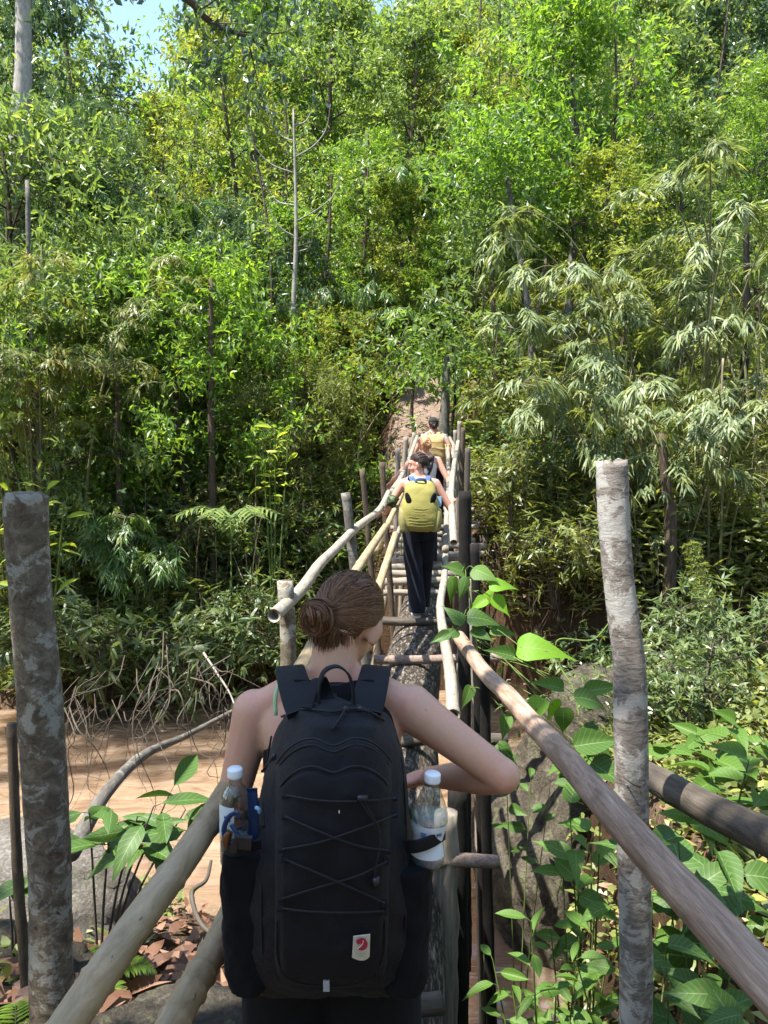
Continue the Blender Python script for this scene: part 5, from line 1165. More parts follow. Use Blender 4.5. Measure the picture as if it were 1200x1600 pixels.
b = MB(); tube(b, [pk_s(587, 1370, CO)-PO, pk_s(587, 1386, CO)-PO], .007, 10); obj('cord_lock', b, M['plastic_black'], pk)
b = MB(); tube(b, [pk_s(530, 1266, .034)-PO, pk_s(530, 1271, .034)-PO], .0012, 6); obj('white_fleck', b, M['patch_cream'], pk)
# zip pulls
for pts in (((478, 1100), (466, 1103), (452, 1114)), ((540, 1108), (532, 1122), (519, 1140)), ((562, 1108), (580, 1114), (600, 1125)), ((428, 1182), (420, 1192), (410, 1205)), ((406, 1250), (411, 1270), (412, 1292))):
    b = MB(); pth = smoothpath([pk_s(x, y, .012)-PO for x, y in pts], 22); rr = .0030*(1+.3*np.sin(np.arange(22)*1.9)); tube(b, pth, rr, 8); z_ = obj('zip_pull', b, M['cord_black'], pk); b = MB(); ell(b, pth[0], (.006, .004, .006), None, 10, 8); obj('zip_slider', b, M['plastic_black'], z_)
# straps and haul loop
def wpt(px, py, d): return P(px, py, d)-PO
for s, pts in ((-1, [(474, 1112, 1.46), (466, 1090, 1.50), (457, 1062, 1.57), (453, 1046, 1.64), (452, 1050, 1.73), (450, 1090, 1.79), (440, 1180, 1.80), (420, 1330, 1.74), (410, 1440, 1.60)]), (1, [(570, 1112, 1.46), (577, 1090, 1.50), (584, 1062, 1.57), (588, 1046, 1.64), (590, 1050, 1.73), (592, 1090, 1.79), (600, 1180, 1.80), (620, 1330, 1.74), (628, 1440, 1.60)])):
    b = MB(); ribbon(b, [wpt(*p) for p in pts], (1, .1*s, .12*-s), [.068, .068, .066, .064, .062, .055, .04, .03, .026], .012, 50); obj('shoulder_strap', b, M['web_black'], pk)
b = MB(); ribbon(b, [wpt(499, 1110, 1.45), wpt(498, 1075, 1.45), wpt(506, 1050, 1.46), wpt(525, 1041, 1.47), wpt(543, 1052, 1.46), wpt(551, 1075, 1.45), wpt(553, 1110, 1.45)], [(.35, -1, 0.)]*7, .018, .003, 40); obj('haul_loop', b, M['web_black'], pk)
b = MB(); ribbon(b, [wpt(478, 1106, 1.43), wpt(488, 1080, 1.46), wpt(500, 1060, 1.49), wpt(512, 1085, 1.50), wpt(520, 1106, 1.47)], [(1, 0, .2)]*5, .024, .003, 24); obj('load_strap', b, M['web_black'], pk)
b = MB(); V = [];
for k in range(12):
    for q in range(21):
        u = q/20*2-1; t = k/11; px = 522+u*62; py = 1062+26*abs(u)**1.5*-.0+ (38)*t+10*math.exp(-(u/.35)**2)*(1-t); V.append(wpt(px, py, 1.545-.02*t))
i = np.arange(11)[:, None]*21; j = np.arange(20)[None]; b.add(V, np.stack([i+j, i+21+j, i+22+j, i+j+1], -1).reshape(-1, 4)); obj('back_panel', b, M['mesh_black'], pk)
# side pockets with their compression straps
for s, (ox, oy) in ((-1, (372, 1320)), (1, (655, 1340))):
    b = MB(); rings = []
    for py in np.linspace(1312 if s < 0 else 1338, 1535, 16):
        pt = P(ox+(20 if s < 0 else -24), py, 1.47)-PO; t = (py-1312)/248; rings.append((pt[0], pt[1], pt[2], .056-.004*t+.004*math.sin(t*5)-.02*max(0, t-.85)*6, .066-.012*t, 2.6))
    loft(b, rings[::-1], 22); obj('side_pocket', displace(union(b, .007, 2, 'side_pocket'), lambda c: (fbm(c*np.array([30, 30, 18]), 3)-.5)*.018), M['mesh_black'], pk)
b = MB(); ribbon(b, [wpt(408, 1318, 1.40), wpt(385, 1326, 1.385), wpt(362, 1330, 1.40), wpt(347, 1322, 1.45)], (0, 0, 1), .020, .004, 20); st = obj('compression_strap', b, M['web_black'], pk); b = MB(); box(b, wpt(380, 1316, 1.378), (.034, .012, .024), rot('Y', .1)); box(b, wpt(366, 1322, 1.378), (.014, .016, .02), rot('Y', .1)); obj('buckle', b, M['plastic_black'], st, smooth=False)
b = MB(); ribbon(b, [wpt(632, 1322, 1.42), wpt(652, 1322, 1.405), wpt(676, 1314, 1.42), wpt(694, 1302, 1.46), wpt(690, 1302, 1.52)], (0, 0, 1), .026, .004, 24); obj('compression_strap', b, M['web_black'], pk)
b = MB(); box(b, wpt(510, 1540, 1.342), (.012, .004, .022)); obj('bottom_tab', b, M['silver'], pk, smooth=False)
# cream patch with the red curled fox emblem
pc = [(552, 1464), (578.5, 1460.5), (577.5, 1495), (574, 1498.5), (569, 1500.6), (563, 1501), (557, 1499.6), (552.5, 1497.5), (550, 1496)]
def flat(poly, off, mat, name, parent, th=.0015):
    b = MB(); A = np.array([pk_s(x, y, off)-PO for x, y in poly]); n = len(A); B_ = A+np.array([0, th*2, 0]); c0 = A.mean(0)
    b.add(np.vstack([A, B_, c0]), [[k, (k+1) % n, n+(k+1) % n, n+k] for k in range(n)], [[2*n, (k+1) % n, k] for k in range(n)]); return obj(name, b, M[mat], parent, smooth=False)
pa = flat(pc, .048, 'patch_cream', 'logo_patch', pk); pa['label'] = 'cream patch with a red curled fox emblem'
fx, fy, fr_ = 565.3, 1475.5, 9.2
poly = [(fx+fr_*math.cos(a), fy+fr_*1.06*math.sin(a)) for a in np.linspace(-2.2, 2.35, 30)]
poly += [(fx-4.2, fy+4.2), (fx-.5, fy+.5), (fx-2.2, fy-.6), (fx-6.4, fy+.6), (fx-8.6, fy-3.), (fx-7.8, fy-8.6), (fx-5.6, fy-6.6)]
b = MB(); A = np.array([pk_s(x, y, .0497)-PO for x, y in poly]); import mathutils
tris = mathutils.geometry.tessellate_polygon([[Vector((x, y, 0)) for x, y in poly]]); b.add(A, None, [list(t) for t in tris]); obj('fox_emblem', b, M['patch_red'], pa, smooth=False)
b = MB(); ribbon(b, [pk_s(x, y, .0503)-PO for x, y in ((567.5, 1469), (567, 1474), (563.5, 1478.5), (559, 1482))], (1, 0, .6), .0014, .0004, 14); obj('tail_line', b, M['patch_cream'], pa)
def textmesh(name, s, loc, size, mat, parent, R=None, spacing=1.):
    cu = bpy.data.curves.new('t', 'FONT'); cu.body = s; cu.size = size; cu.align_x = 'CENTER'; cu.extrude = .0001; cu.space_character = spacing
    t = bpy.data.objects.new('t', cu); COL.objects.link(t); dg = bpy.context.evaluated_depsgraph_get(); me = bpy.data.meshes.new_from_object(t.evaluated_get(dg)); bpy.data.objects.remove(t)
    me.transform((Matrix.Rotation(math.pi/2, 4, 'X') if R is None else R)); me.materials.clear(); o = obj(name, me, M[mat], parent); o.location = loc; return o
textmesh('lettering', 'FJÄLLRÄVEN', pk_s(564, 1491, .0503)-PO, .0034, 'print_grey', pa); textmesh('lettering', 'SWEDEN', pk_s(564, 1495, .0503)-PO, .0030, 'print_grey', pa)

# ---- bottles in the side pockets
def bottle(base, tilt, prof, cap_r, cap_z, label, fill, lab, seed, sq=None):
    e = empty('water_bottle', tuple(base), label, 'bottle', 'plastic water bottles in the pack pockets'); e.rotation_euler = tilt
    b = MB(); lathe(b, prof, (0, 0, 0), None, 36, sq); obj('bottle_body', b, M['clear_plastic'], e)
    b = MB(); lathe(b, [(0, cap_z), (cap_r, cap_z), (cap_r*1.03, cap_z+.003), (cap_r, cap_z+.005), (cap_r, cap_z+.016), (cap_r*.9, cap_z+.018), (0, cap_z+.018)], (0, 0, 0), None, 28); obj('bottle_cap', b, M['cap_white'], e)
    pz = np.array(prof); zz = np.linspace(pz[1, 1]+.002, fill, 16); rr = np.interp(zz, pz[:, 1], pz[:, 0])*.955
    b = MB(); lathe(b, [(0, zz[0])]+list(zip(rr, zz))+[(0, zz[-1])], (0, 0, 0), None, 30, sq); obj('bottled_water', b, M['bottled_water'], e)
    z0, z1, a0, a1 = lab; b = MB(); V = []; na = 30
    for z in np.linspace(z0, z1, 8):
        for k in range(na):
            a = a0+(a1-a0)*k/(na-1); rd = np.interp(z, pz[:, 1], pz[:, 0])+.0012; V.append((rd*math.cos(a), rd*math.sin(a), z))
    V = np.array(V); V = sq(V) if sq else V
    i = np.arange(7)[:, None]*na; j = np.arange(na-1)[None]; b.add(V, np.stack([i+j, i+j+1, i+na+j+1, i+na+j], -1).reshape(-1, 4)); lb = obj('bottle_label', b, M['label_white'], e)
    return e, lb, lambda a, z, off=.0018: (lambda v: (sq(v[None])[0] if sq else v))(np.array([(np.interp(z, pz[:, 1], pz[:, 0])+off)*math.cos(a), (np.interp(z, pz[:, 1], pz[:, 0])+off)*math.sin(a), z]))
def printpoly(parent, f, shapes, ctr_a, ctr_z, sx, name='print'):
    b = MB()
    for poly in shapes:
        A = np.array([f(ctr_a+x*sx, ctr_z+y*sx*.031) for x, y in poly]); tris = mathutils.geometry.tessellate_polygon([[Vector((x, y, 0)) for x, y in poly]]); b.add(A, None, [list(t) for t in tris])
    obj(name, b, M['print_blue'], parent, smooth=False)
p1 = [(.001, 0), (.026, .002), (.031, .012), (.031, .10), (.0305, .105), (.031, .11), (.031, .135), (.0295, .150), (.024, .164), (.0165, .174), (.013, .180), (.013, .192)]
ba = P(368, 1352, 1.455); e, lb, f = bottle(ba, (.03, .02, 0), p1, .0155, .192, 'clear water bottle with blue emblem in the left pocket of the black pack', .06, (.075, .142, -2.75, -1.45), 1)
lion = [[(-.9, -.8), (-.7, -.2), (-.95, .3), (-.6, .9), (-.2, .5), (.1, .35), (.5, .5), (.9, .2), (.95, -.8), (.7, -.85), (.6, -.25), (.3, -.2), (.25, -.85), (.02, -.85), (-.05, -.15), (-.4, -.2), (-.45, -.8)], [(.2, .75), (.45, .95), (.6, .7), (.4, .55)], [(-.15, .75), (.0, 1.05), (.12, .8), (.0, .6)]]
printpoly(lb, f, lion, -1.90, .118, .24)
p2 = [(.001, 0), (.030, .002), (.0365, .014), (.0365, .05), (.0355, .056), (.0365, .062), (.0375, .10), (.037, .112), (.0325, .128), (.024, .150), (.0165, .168), (.0135, .174), (.0135, .180)]
def dent(V): 
    V = np.array(V, float); g = np.exp(-((V[:, 2]-.062)/.018)**2)*.16; V[:, :2] *= (1-g*(V[:, 0:1] > -1)[:, 0])[:, None]; return V
ba = P(666, 1350, 1.46); e, lb, f = bottle(ba, (.03, .06, 0), p2, .0165, .180, 'larger dented water bottle with white label in the right pocket of the black pack', .112, (.030, .100, -3.0, -.5), 2, dent)
g1 = [[(-.9, -1), (-.9, 1), (-.5, 1), (-.5, -1)], [(-.3, -1), (-.3, .6), (.05, .6), (.05, -1)], [(.25, -1), (.25, 1), (.55, 1), (.55, -1)], [(.7, -1), (.7, .5), (1., .5), (1., -1)], [(-.3, .7), (-.3, 1.), (.1, 1.), (.1, .7)]]
printpoly(lb, f, [[(y*.8+.3, -x*1.0) for x, y in q] for q in g1], -2.0, .082, .20); printpoly(lb, f, lion, -1.05, .083, .19)
# blue-framed glasses pushed into the left pocket
gl = empty('sunglasses', tuple(P(375, 1320, 1.42)), 'blue strapped tortoiseshell sunglasses poking out of the left pack pocket', 'sunglasses'); GO = np.array(gl.location)
b = MB(); tube(b, smoothpath([P(352, 1316, 1.42)-GO, P(350, 1295, 1.41)-GO, P(358, 1276, 1.405)-GO, P(370, 1270, 1.40)-GO, P(374, 1278, 1.40)-GO], 20), .0052, 8, flat=.6); tube(b, smoothpath([P(361, 1288, 1.405)-GO, P(369, 1300, 1.40)-GO, P(379, 1314, 1.40)-GO], 12), .0055, 8, flat=.6); obj('strap', b, M['blue_strap'], gl)
b = MB(); tube(b, smoothpath([P(358, 1299, 1.415)-GO, P(354, 1312, 1.415)-GO, P(358, 1330, 1.43)-GO], 12), lerpn([.008, .010, .007], 12), 10, lump=.2); obj('frame', b, M['tortoise'], gl)
bl = empty('blue_pouch', tuple(P(395, 1320, 1.47)), 'dark blue sleeve standing behind the bottle in the left pack pocket', 'pouch'); GO = np.array(bl.location)
b = MB(); ribbon(b, [P(396, 1320, 1.465)-GO, P(396, 1270, 1.465)-GO, P(394, 1232, 1.47)-GO], (1, 0, 0), .020, .006, 14); obj('sleeve', b, M['blue_strap'], bl); b = MB(); tube(b, smoothpath([P(400, 1262, 1.44)-GO, P(404, 1264, 1.435)-GO, P(406, 1270, 1.44)-GO], 8), .004, 8); obj('toggle', b, M['cloth_lightblue'], bl)

# ---- the three walkers ahead
def walker(O, yaw, sh_z, hands, head_R, hair, skin, label, top, trous, feet, bun=(-.0, -.12, .01), bun_r=.045, elb=None, messy=0., headoff=(0, .03, 1.555), sc=1., sleeves=None, cap=False):
    O = np.asarray(O, float); e = empty('person', tuple(O), label, 'person'); e.scale = (sc,)*3; Rz = rot('Z', -yaw)
    def loc(w): return (np.asarray(w)-O)/sc
    b = MB(); torso(b); shs = [np.array([-.165, .0, 1.36]), np.array([.165, .0, 1.36])]; tube(b, smoothpath([(0, .015, 1.41), (0, .012, 1.47), (0, .025, 1.51)], 8), .052, 14)
    for s, sh in zip((-1, 1), shs): tube(b, smoothpath([(s*.03, .01, 1.445), (s*.10, .008, 1.405), sh], 8), [.034]*8, 12)
    for k, (sh, hw) in enumerate(zip(shs, hands)):
        w = loc(hw)
        if elb and elb[k] is not None: el_ = np.asarray(elb[k])
        else:
            mid = (sh+w)/2; dist = np.linalg.norm(w-sh); h_ = math.sqrt(max(.0004, .275**2-(dist/2)**2)); el_ = mid+unit(np.array([(-1, 1)[k]*.5, -.7, -.6]))*h_
        wr = w-unit(w-el_)*.06; arm(b, sh, el_, wr, 1.0); hand(b, wr, unit(w-el_)+np.array([0, .15, -.1]), np.array([0, .25, -1.]), .75, fr=.0105, thumb=(-1, 1)[k]*-1)
    hc = np.asarray(headoff, float); head_parts(b, hc, head_R)
    for s, (fx_, fy_) in zip((-1, 1), feet): tube(b, smoothpath([(s*.085, 0, .88), (s*.09*.5+fx_*.5, fy_*.5+.02, .46), (fx_, fy_, .08)], 12), lerpn([.08, .052, .034], 12), 12)
    obj('body', union(b, .0085, 5), M[skin], e); head_details(e, hc, head_R)
    obj('hair', hair_geo(hc, head_R, bun, bun_r, int(O[1]*10), 380, .0034, messy), M[hair], e)
    b = MB(); loft_s(b, [(0, .005, .98, .155, .108), (0, .01, 1.08, .136, .098), (0, .01, 1.17, .144, .105), (0, .004, 1.26, .160, .113), (0, -.002, 1.33, .158, .104, 2.3), (0, .0, 1.375, .135, .084)], 26, 22)
    if sleeves:
        for s, sh, hw, k in zip((-1, 1), shs, hands, (0, 1)):
            w = loc(hw); tube(b, smoothpath([sh+np.array([s*-.03, 0, .01]), sh*.55+w*.45+np.array([s*.03, -.03, -.03])], 8), lerpn([.072, .066], 8), 14)
        obj('shirt', displace(union(b, .012, 3, 'shirt'), lambda c: folds(c, .006)), M[top], e)
    else: obj('top', b, M[top], e)
    b = MB(); trousers(b, .88, feet, 1.02, 1.02, *trous); obj('trousers', displace(union(b, .011, 4, 'trousers'), lambda c: folds(c, .012, 8)), M['cloth_navy'], e)
    for (fx_, fy_), y_ in zip(feet, (.1, -.1)): boot(e, (fx_, fy_, -.005), y_)
    if cap:
        b = MB(); V = []; th = np.linspace(0, 1.62, 12); a = np.arange(26)/26*2*np.pi
        for t in th:
            for x in a: V.append((.088*math.sin(t)*math.cos(x), .105*math.sin(t)*math.sin(x)-.012, .045+.082*math.cos(t)))
        i = np.arange(11)[:, None]*26; j = np.arange(26)[None]; V = np.array(V); b.add(V@head_R.T+hc, np.stack([i+j, i+(j+1) % 26, i+26+(j+1) % 26, i+26+j], -1).reshape(-1, 4)); c_ = obj('cap', b, M['cap_black'], e)
        b = MB(); V = []
        for k in range(9):
            for q in range(13):
                u = q/12*2-1; V.append((.078*u, .07+(.10*(1-u*u)**.5)*k/8+.012, .045-.02*u*u-.012*k/8))
        V = np.array(V); i = np.arange(8)[:, None]*13; j = np.arange(12)[None]; b.add(V@head_R.T+hc, np.stack([i+j, i+j+1, i+14+j, i+13+j], -1).reshape(-1, 4)); obj('brim', b, M['cap_black'], c_)
    return e
y2 = 7.55; O2 = np.array([PX(655, y2), y2, deck(y2)+.03])
w2 = walker(O2, .0, 1.36, (P(594, 799, 7.62), P(704, 779, 7.6)), rot('Z', 1.42)@rot('X', -.2), 'hair_dark', 'skin_pink', 'woman in navy trousers with olive pack holding both rails, face turned left', 'cloth_navy', (.088, .05), ((-.02, -.06), (.05, .22)), bun=(.035, -.118, .035), bun_r=.046, headoff=(-.01, .035, 1.555), elb=((-.34, -.02, 1.08), (.335, -.02, 1.08)))
b = MB(); tube(b, [np.array((-.245, -.01, 1.235)), np.array((-.305, -.015, 1.135))], .056, 14); obj('arm_pouch', b, M['camo'], w2)
y3 = 9.75; O3 = np.array([PX(664, y3), y3, deck(y3)+.03])
w3 = walker(O3, .0, 1.36, (P(608, 756, 9.9), P(699, 752, 9.9)), rot('Z', .1)@rot('X', -.25), 'hair_ginger', 'skin_pink', 'ginger-haired woman in white top partly hidden behind the olive pack', 'cloth_white', (.085, .05), ((-.08, .05), (.08, -.05)), bun=(.0, -.12, .0), bun_r=.062, messy=.05, elb=((-.38, .02, 1.13), (.30, -.08, 1.10)))
b = MB()
for s in (-1, 1): ribbon(b, [(s*.03, -.108, 1.16), (s*.08, -.112, 1.28), (s*.10, -.06, 1.40), (s*.10, .03, 1.42)], (1, 0, 0), .03, .006, 16)
obj('cross_strap', b, M['cloth_navy'], w3)
y4 = 12.2; O4 = np.array([PX(677, y4), y4, deck(y4)+.03])
w4 = walker(O4, .0, 1.36, (P(648, 712, 12.4), P(706, 716, 12.3)), rot('X', -.15), 'hair_dark', 'skin_pink', 'person in white shirt and black cap leading at the far end of the bridge', 'cloth_white', (.085, .05), ((-.08, .1), (.08, -.05)), bun=(.0, -.10, -.03), bun_r=.03, sleeves=True, cap=True)

def rucksack(name, par_loc, w, h, dep, mat, label, rings, strap_mat, dz=1.0):
    e = empty(name, tuple(par_loc), label, 'backpack'); b = MB()
    loft_s(b, [(0, y_*dep, z_*h, w*x_, dep*d_, p_) for x_, y_, z_, d_, p_ in rings], 32, 40); me = displace(b.mesh('body'), lambda c: (fbm(c*16+3, 3)-.5)*.022); obj('pack_body', me, M[mat], e)
    for s in (-1, 1):
        b = MB(); ribbon(b, [(s*w*.32, .02, h*.92), (s*w*.40, .08, h*1.05), (s*w*.46, .17, h*1.04), (s*w*.48, .25, h*.85), (s*w*.5, .24, h*.5), (s*w*.5, .12, h*.2)], (1, 0, 0), .055, .012, 26); obj('shoulder_strap', b, M[strap_mat], e)
    return e
p2_ = rucksack('backpack', O2+np.array([-.0, -.235, .905]), .20, .50, .13, 'pack_olive', 'olive yellow backpack with black side mesh on the second walker', [(.45, 0, .0, .5, 2.4), (.86, 0, .06, .85, 2.6), (1.0, 0, .22, 1., 2.8), (.98, 0, .42, 1., 2.8), (.84, .05, .66, .9, 2.6), (.74, .12, .86, .72, 2.4), (.5, .2, .98, .4, 2.2), (.12, .25, 1.0, .1, 2.)], 'cloth_blue')
for s in (-1, 1):
    b = MB(); ell(b, (s*.122, -.098, .325), (.030, .012, .066), rot('Y', s*.28)@rot('Z', s*.42), 16, 10); obj('mesh_pocket', b, M['mesh_black'], p2_)
b = MB(); ribbon(b, [(-.055, -.02, .49), (-.03, -.05, .51), (.03, -.05, .51), (.055, -.02, .49)], (0, 0, 1), .03, .008, 14); obj('haul_loop', b, M['cloth_blue'], p2_)
b = MB(); tube(b, smoothpath([(-.175, -.06, .03), (-.185, -.05, -.12), (-.19, -.04, -.26)], 8), .006, 6); obj('dangling_strap', b, M['pack_olive2'], p2_)
for s in (-1, 1):
    b = MB(); loft_s(b, [(s*.15, -.03, -.0, .045, .07), (s*.165, -.03, .10, .05, .08), (s*.17, -.02, .20, .04, .07), (s*.165, -.01, .24, .02, .04)], 16, 12); obj('side_pocket', b, M['pack_olive2'], p2_)
b = MB()
for q in range(7): tube(b, smoothpath([(-.13+.004*q, -.118, .07+.028*q), (0, -.135, .06+.028*q), (.13-.004*q, -.118, .07+.028*q)], 12), .0018, 5)
obj('cord_ridge', b, M['pack_olive'], p2_)
# clear pouch hanging on her right strap
b = MB(); box(b, (0, 0, 0), (.05, .015, .10)); obj('phone_pouch', b, M['cloth_lightblue'], None, 'small light blue pouch clipped to the olive packs right strap', 'pouch', loc=tuple(O2+np.array([.19, -.14, 1.19])), smooth=False)
p4_ = rucksack('backpack', O4+np.array([.0, -.25, .94]), .17, .46, .13, 'pack_mustard', 'mustard yellow pack on the leading walker in the white shirt', [(.80, 0, .0, .7, 3.4), (1., 0, .05, .95, 3.6), (1.0, 0, .45, 1., 3.6), (.94, 0, .55, .95, 3.4), (.9, .0, .8, .85, 3.), (.72, .1, .96, .5, 2.6), (.2, .2, 1.0, .1, 2.)], 'pack_mustard')
for z_ in (.10, .22, .34):
    b = MB(); tube(b, smoothpath([(-.175, -.10, z_), (-.1, -.146, z_-.01), (.1, -.146, z_-.01), (.175, -.10, z_)], 14), .005, 5); obj('seam', b, M['tortoise'], p4_)
b = MB(); loft_s(b, [(.20, -.02, .02, .045, .08, 3), (.205, -.02, .2, .05, .09, 3), (.2, -.02, .3, .045, .08, 3)], 16, 10); obj('side_pocket', b, M['pack_mustard'], p4_)
# ------------------------------------------------------------------ plants of the near bank
def stemplant(name, base, tops, leafspec, mat, label, stem='stem_green', sr=.004, cat='plant', T=TB, group='broad-leaved plants of the near bank'):
    """base point, tops = list of stem end points; leafspec(i)-> list of (pos on stem 0..1, direction, length, width)"""
    base = np.asarray(base, float); e = empty(name, tuple(base), label, cat, group); sb = MB(); k = 0
    Pp, Dd, Nn, Ll, Ww = [], [], [], [], []
    for i_, tp in enumerate(tops):
        tp = np.asarray(tp, float)-base; path = smoothpath([(0, 0, -.1), tp*.45+np.array([0, 0, .06]), tp*.8+np.array([0, 0, .03]), tp], 12); tube(sb, path, lerpn([sr*1.5, sr*.6], 12), 5, cap=False)
        for (f, d, L, w, n_) in leafspec(i_):
            q = path[min(11, int(f*11))]; d = unit(d); pet = q+d*L*.18+np.array([0, 0, .01]); tube(sb, np.array([q, pet]), sr*.4, 4, cap=False); Pp.append(pet); Dd.append(d); Nn.append(n_); Ll.append(L); Ww.append(w)
    obj('stem', sb, M[stem], e)
    Pp, Dd, Nn, Ll, Ww = map(np.array, (Pp, Dd, Nn, Ll, Ww))
    for k in range(len(Pp)):
        lb = MB(); leaves(lb, Pp[k:k+1], Dd[k:k+1], Nn[k:k+1], Ll[k:k+1], Ww[k:k+1], (THV if T is TH else TBV)[int(rn.integers(0, 5))]); obj('leaf', lb, M[mat], e, smooth=True)
    return e
rn = np.random.default_rng(9)
def rnd_leaves(nl, L, w, f0=.35, up=.15, tilt=.35, face=(0, -.45, 1.)):
    def f(i_):
        o = []
        for k in range(nl):
            a = k*2.4+rn.uniform(0, .8)+i_; LL = L*rn.uniform(.7, 1.2); o.append((f0+(1-f0)*(k+1)/nl, np.array([math.cos(a), math.sin(a), up+rn.normal()*.2]), LL, LL*w*rn.uniform(.85, 1.15), unit(np.array(face)+rn.normal(size=3)*tilt)))
        return o
    return f
def gp(px, py, d): return P(px, py, d)
def onground(p, lift=0.): return (p[0], p[1], gz(p[0], p[1])+lift)
# right foreground, glossy pinnate plant at the bottom
for k, (px, py, d, tops, mat, nl, L, w, label) in enumerate((
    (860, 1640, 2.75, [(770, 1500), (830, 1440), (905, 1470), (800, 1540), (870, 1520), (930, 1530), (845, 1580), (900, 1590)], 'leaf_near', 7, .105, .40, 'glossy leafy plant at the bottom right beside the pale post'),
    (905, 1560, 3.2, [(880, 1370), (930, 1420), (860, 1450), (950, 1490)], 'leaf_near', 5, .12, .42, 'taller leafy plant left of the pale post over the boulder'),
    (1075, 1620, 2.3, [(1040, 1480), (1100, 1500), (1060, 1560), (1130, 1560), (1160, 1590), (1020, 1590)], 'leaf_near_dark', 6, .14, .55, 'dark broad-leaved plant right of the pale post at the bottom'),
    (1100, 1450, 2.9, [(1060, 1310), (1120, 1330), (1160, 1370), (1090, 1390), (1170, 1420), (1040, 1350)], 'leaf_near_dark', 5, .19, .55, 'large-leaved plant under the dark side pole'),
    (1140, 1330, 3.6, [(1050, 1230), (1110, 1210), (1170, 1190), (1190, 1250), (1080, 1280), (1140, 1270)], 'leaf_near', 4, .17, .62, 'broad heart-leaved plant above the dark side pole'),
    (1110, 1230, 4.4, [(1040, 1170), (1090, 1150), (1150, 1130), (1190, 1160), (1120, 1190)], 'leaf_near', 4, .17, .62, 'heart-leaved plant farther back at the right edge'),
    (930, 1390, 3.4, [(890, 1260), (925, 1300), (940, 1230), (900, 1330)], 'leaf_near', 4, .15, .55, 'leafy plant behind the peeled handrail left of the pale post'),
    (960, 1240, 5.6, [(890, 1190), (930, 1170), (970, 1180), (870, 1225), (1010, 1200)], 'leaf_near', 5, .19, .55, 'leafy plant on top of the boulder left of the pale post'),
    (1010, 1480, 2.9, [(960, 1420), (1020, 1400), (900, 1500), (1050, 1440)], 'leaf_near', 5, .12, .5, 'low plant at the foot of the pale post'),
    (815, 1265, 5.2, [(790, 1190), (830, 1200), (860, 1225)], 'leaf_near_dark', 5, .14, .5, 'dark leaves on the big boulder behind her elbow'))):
    b0 = onground(gp(px, py, d)); T = TH if w > .5 else TB
    stemplant('leafy_plant', b0, [gp(x_, y_, d+rn.uniform(-.25, .25)) for x_, y_ in tops], rnd_leaves(nl, L, w, .5), mat, label, T=T)
# vine on the posts: big lime and dark leaves
vb = gp(760, 1180, 3.75); e = empty('climbing_vine', onground(vb), 'vine with large trifoliate leaves climbing the black posts', 'vine'); VO = np.array(e.location); sb = MB()
vp = smoothpath([VO-VO, gp(762, 1150, 3.75)-VO, gp(750, 1040, 3.7)-VO, gp(738, 960, 3.65)-VO, gp(725, 880, 3.6)-VO], 30); tube(sb, vp, lerpn([.007, .004], 30), 5, cap=False); vleaf = []
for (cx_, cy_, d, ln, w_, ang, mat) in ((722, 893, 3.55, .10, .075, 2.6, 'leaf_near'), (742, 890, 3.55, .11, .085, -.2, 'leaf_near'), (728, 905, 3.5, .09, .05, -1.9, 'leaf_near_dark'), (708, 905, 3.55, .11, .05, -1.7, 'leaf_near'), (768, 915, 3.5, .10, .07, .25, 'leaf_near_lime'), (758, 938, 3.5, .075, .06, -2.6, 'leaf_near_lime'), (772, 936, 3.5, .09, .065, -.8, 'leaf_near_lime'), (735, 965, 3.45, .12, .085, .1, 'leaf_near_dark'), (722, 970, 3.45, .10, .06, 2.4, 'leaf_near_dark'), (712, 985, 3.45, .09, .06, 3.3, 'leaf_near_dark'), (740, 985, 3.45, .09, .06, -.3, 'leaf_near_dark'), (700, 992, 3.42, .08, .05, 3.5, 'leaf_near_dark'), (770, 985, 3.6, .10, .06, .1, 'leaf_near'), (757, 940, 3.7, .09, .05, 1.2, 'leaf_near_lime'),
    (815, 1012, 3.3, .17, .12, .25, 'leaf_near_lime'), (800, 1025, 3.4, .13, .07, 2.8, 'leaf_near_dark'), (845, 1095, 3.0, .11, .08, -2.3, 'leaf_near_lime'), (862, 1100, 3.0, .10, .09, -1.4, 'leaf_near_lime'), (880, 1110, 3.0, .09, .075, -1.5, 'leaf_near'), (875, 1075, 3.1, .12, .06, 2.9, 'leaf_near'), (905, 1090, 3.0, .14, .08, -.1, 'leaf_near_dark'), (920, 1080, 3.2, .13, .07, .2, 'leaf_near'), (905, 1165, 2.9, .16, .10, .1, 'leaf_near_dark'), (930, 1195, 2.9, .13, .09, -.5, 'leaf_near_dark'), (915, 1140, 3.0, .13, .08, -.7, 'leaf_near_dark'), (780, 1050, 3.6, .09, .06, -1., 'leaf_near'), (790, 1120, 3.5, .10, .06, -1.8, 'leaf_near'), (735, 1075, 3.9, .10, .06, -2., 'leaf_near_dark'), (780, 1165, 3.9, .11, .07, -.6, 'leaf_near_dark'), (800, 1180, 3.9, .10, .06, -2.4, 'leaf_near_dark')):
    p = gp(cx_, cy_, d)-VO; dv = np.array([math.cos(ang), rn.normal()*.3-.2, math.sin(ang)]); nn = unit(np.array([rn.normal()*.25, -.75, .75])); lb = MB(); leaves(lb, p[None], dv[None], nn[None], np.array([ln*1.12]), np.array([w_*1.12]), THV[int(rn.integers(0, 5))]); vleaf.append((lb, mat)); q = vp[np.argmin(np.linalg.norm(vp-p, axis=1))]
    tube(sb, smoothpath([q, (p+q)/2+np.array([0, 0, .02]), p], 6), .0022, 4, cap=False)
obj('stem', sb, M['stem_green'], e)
for lb, mat in vleaf: obj('leaf', lb, M[mat], e)
